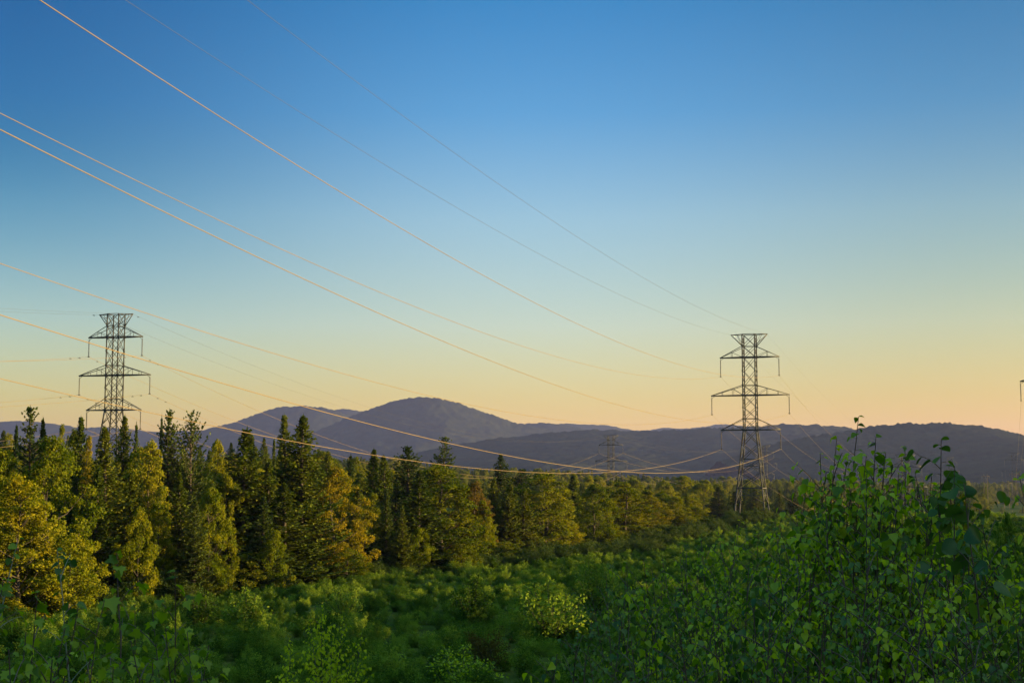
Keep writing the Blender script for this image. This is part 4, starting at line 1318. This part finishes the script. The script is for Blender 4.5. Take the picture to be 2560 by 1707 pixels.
near('leafy birch shoot close left of the tallest shoot', 1946, 1058, 6.4, 'birch', 'birch', .05, -0.09, dens=1.3, group=GB)
near('leafy birch shoot directly under the tallest bare tip', 1990, 1046, 6.3, 'birch', 'birch', .05, -0.03, dens=1.3, group=GB)
near('broad leafy birch shoot two to the right of the tallest', 2034, 1040, 6.2, 'birch', 'birch', .05, 0.03, dens=1.3, group=GB)
near('leafy birch shoot just left of the lone bare-tipped one', 2064, 1088, 6.0, 'birch', 'birch', .05, 0.09, dens=1.3, group=GB)
near('leafy birch shoot between the bare-tipped one and the hazel', 2102, 1084, 6.1, 'birch', 'birch', .05, -0.03, dens=1.3, group=GB)
near('leafy birch shoot touching the left side of the tall hazel', 2140, 1092, 5.9, 'birch', 'birch', .05, 0.06, dens=1.3, group=GB)
near('bushy birch shoot on the left slope of the bush top', 1898, 1082, 6.5, 'birch', 'birch', .05, -0.06, dens=1.3, group=GB)
# the body of the bush
tips = [(1700, 1195, 8.5), (1742, 1222, 8.0), (1790, 1205, 7.6), (1826, 1168, 7.2), (1868, 1165, 6.9), (1905, 1150, 6.6), (1948, 1135, 6.3), (1990, 1128, 6.0), (2030, 1135, 6.1), (2075, 1140, 5.9),
        (2110, 1150, 6.1), (2150, 1152, 5.9), (2185, 1165, 6.2), (2222, 1190, 6.0), (2252, 1238, 5.8), (1650, 1222, 8.8), (1610, 1232, 9.4), (1566, 1250, 9.8), (1520, 1272, 9.6), (1478, 1282, 9.2), (1440, 1290, 9.0), (1392, 1318, 8.8),
        (1720, 1300, 6.2), (1790, 1290, 5.6), (1850, 1262, 5.2), (1925, 1240, 5.0), (2000, 1235, 4.8), (2080, 1245, 4.9), (2150, 1252, 4.8), (2215, 1300, 5.0), (1640, 1330, 6.4), (1560, 1350, 6.8), (1480, 1365, 6.9), (1420, 1390, 6.6), (1360, 1420, 6.8),
        (1900, 1380, 4.2), (2020, 1372, 4.1), (2120, 1380, 4.0), (1770, 1400, 4.5), (1650, 1430, 4.8), (1560, 1450, 5.2), (1450, 1470, 5.5), (1350, 1490, 6.0), (1280, 1500, 6.5), (2220, 1420, 4.2),
        (2285, 1330, 6.4), (2330, 1300, 7.0), (2345, 1380, 5.2), (2270, 1440, 5.0), (2330, 1250, 9.0)]
prt = {0: 'birch sapling with small hanging leaves'}
tips = [(dx, dy - (38 if 1830 < dx < 2230 and dy < 1200 else 0), Y) for dx, dy, Y in tips]
extra = [(dx + rp.normal(0, 20), dy + abs(rp.normal(0, 22)) + 8, Y * rp.uniform(.97, 1.06)) for dx, dy, Y in tips]
for i, (dx, dy, Y) in enumerate(tips + extra):
    # leaf colour varies by stem; darker more often lower, painting in the bush's shade
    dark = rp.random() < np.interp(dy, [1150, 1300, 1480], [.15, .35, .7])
    sz = rp.uniform(.026, .046) * (1.0 if Y > 8 else min(1, Y / 6.2))
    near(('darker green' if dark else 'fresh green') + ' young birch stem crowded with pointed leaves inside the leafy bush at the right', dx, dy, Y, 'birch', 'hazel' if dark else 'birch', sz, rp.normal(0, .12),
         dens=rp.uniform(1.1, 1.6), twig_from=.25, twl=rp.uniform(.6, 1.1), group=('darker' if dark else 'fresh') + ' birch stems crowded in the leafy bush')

# the maples and aspens at the lower left
near('aspen shoot with round bluish leaves at the left frame edge', 42, 1236, 5.6, 'aspen', 'maple', 0.046, -.10, dens=.6, twl=.3, bark='pale_twig', name='aspen_shoot', cat='aspen')
near('thin pale aspen shoot with few round leaves, second from the left edge', 131, 1262, 5.8, 'aspen', 'hazel', 0.044, -.02, dens=.45, twl=.3, bark='pale_twig', name='aspen_shoot', cat='aspen')
near('tallest young maple at the lower left with lobed leaves on a dark stem', 268, 1268, 6.0, 'maple', 'maple', 0.072, -.10, dens=.9, twl=.75, name='maple_sapling', cat='maple')
near('young maple with drooping top leaves right of the tallest maple', 402, 1312, 6.4, 'maple', 'maple', 0.068, -.16, dens=.85, twl=.6, name='maple_sapling', cat='maple')
near('low maple with lobed leaves between the two aspen shoots', 86, 1360, 5.2, 'maple', 'maple', 0.064, .0, dens=.9, name='maple_sapling', cat='maple')
near('low maple at the left frame edge under the first aspen shoot', 8, 1330, 5.4, 'maple', 'maple', 0.064, .0, dens=.9, name='maple_sapling', cat='maple')
left = [(180, 1392, 5.4), (240, 1378, 5.7), (310, 1380, 6.1), (350, 1400, 5.6), (150, 1440, 4.9), (60, 1450, 4.6), (220, 1470, 4.7), (300, 1470, 4.9), (380, 1440, 5.5), (430, 1450, 6.2), (20, 1490, 4.2), (120, 1510, 4.2), (260, 1530, 4.3), (350, 1520, 4.9), (440, 1510, 5.6), (480, 1480, 6.8)]
for i, (dx, dy, Y) in enumerate(left):
    kd = ('maple', 'aspen', 'birch')[(i * 7) % 3]
    near('low sapling in the tangle of broad leaves at the lower left corner', dx, dy, Y, kd, 'maple', {'maple': .052, 'aspen': .038, 'birch': .042}[kd] * min(1, Y / 5.5), rp.normal(0, .1), dens=1.0, twig_from=.2, twl=1.1,
         group='low saplings tangled at the lower left')

# the pale birches at the bottom
for dx, dy, Y, lb in ((738, 1390, 20, 'tallest pale yellow green birch sapling, bottom of the picture left of the middle'),
                      (712, 1424, 21, 'pale birch sapling close left of the tallest pale one'),
                      (790, 1414, 20.5, 'pale birch sapling close right of the tallest pale one'),
                      (832, 1446, 21, 'rightmost of the pale birch saplings at the bottom'),
                      (668, 1462, 20, 'leftmost of the pale birch saplings at the bottom'),
                      (762, 1470, 18, 'lowest pale birch sapling in front of the tallest pale one')):
    near(lb, dx, dy, Y, 'birch', 'lime', .058, rp.normal(0, .2), dens=1.5, twl=.9, twig_from=.2)
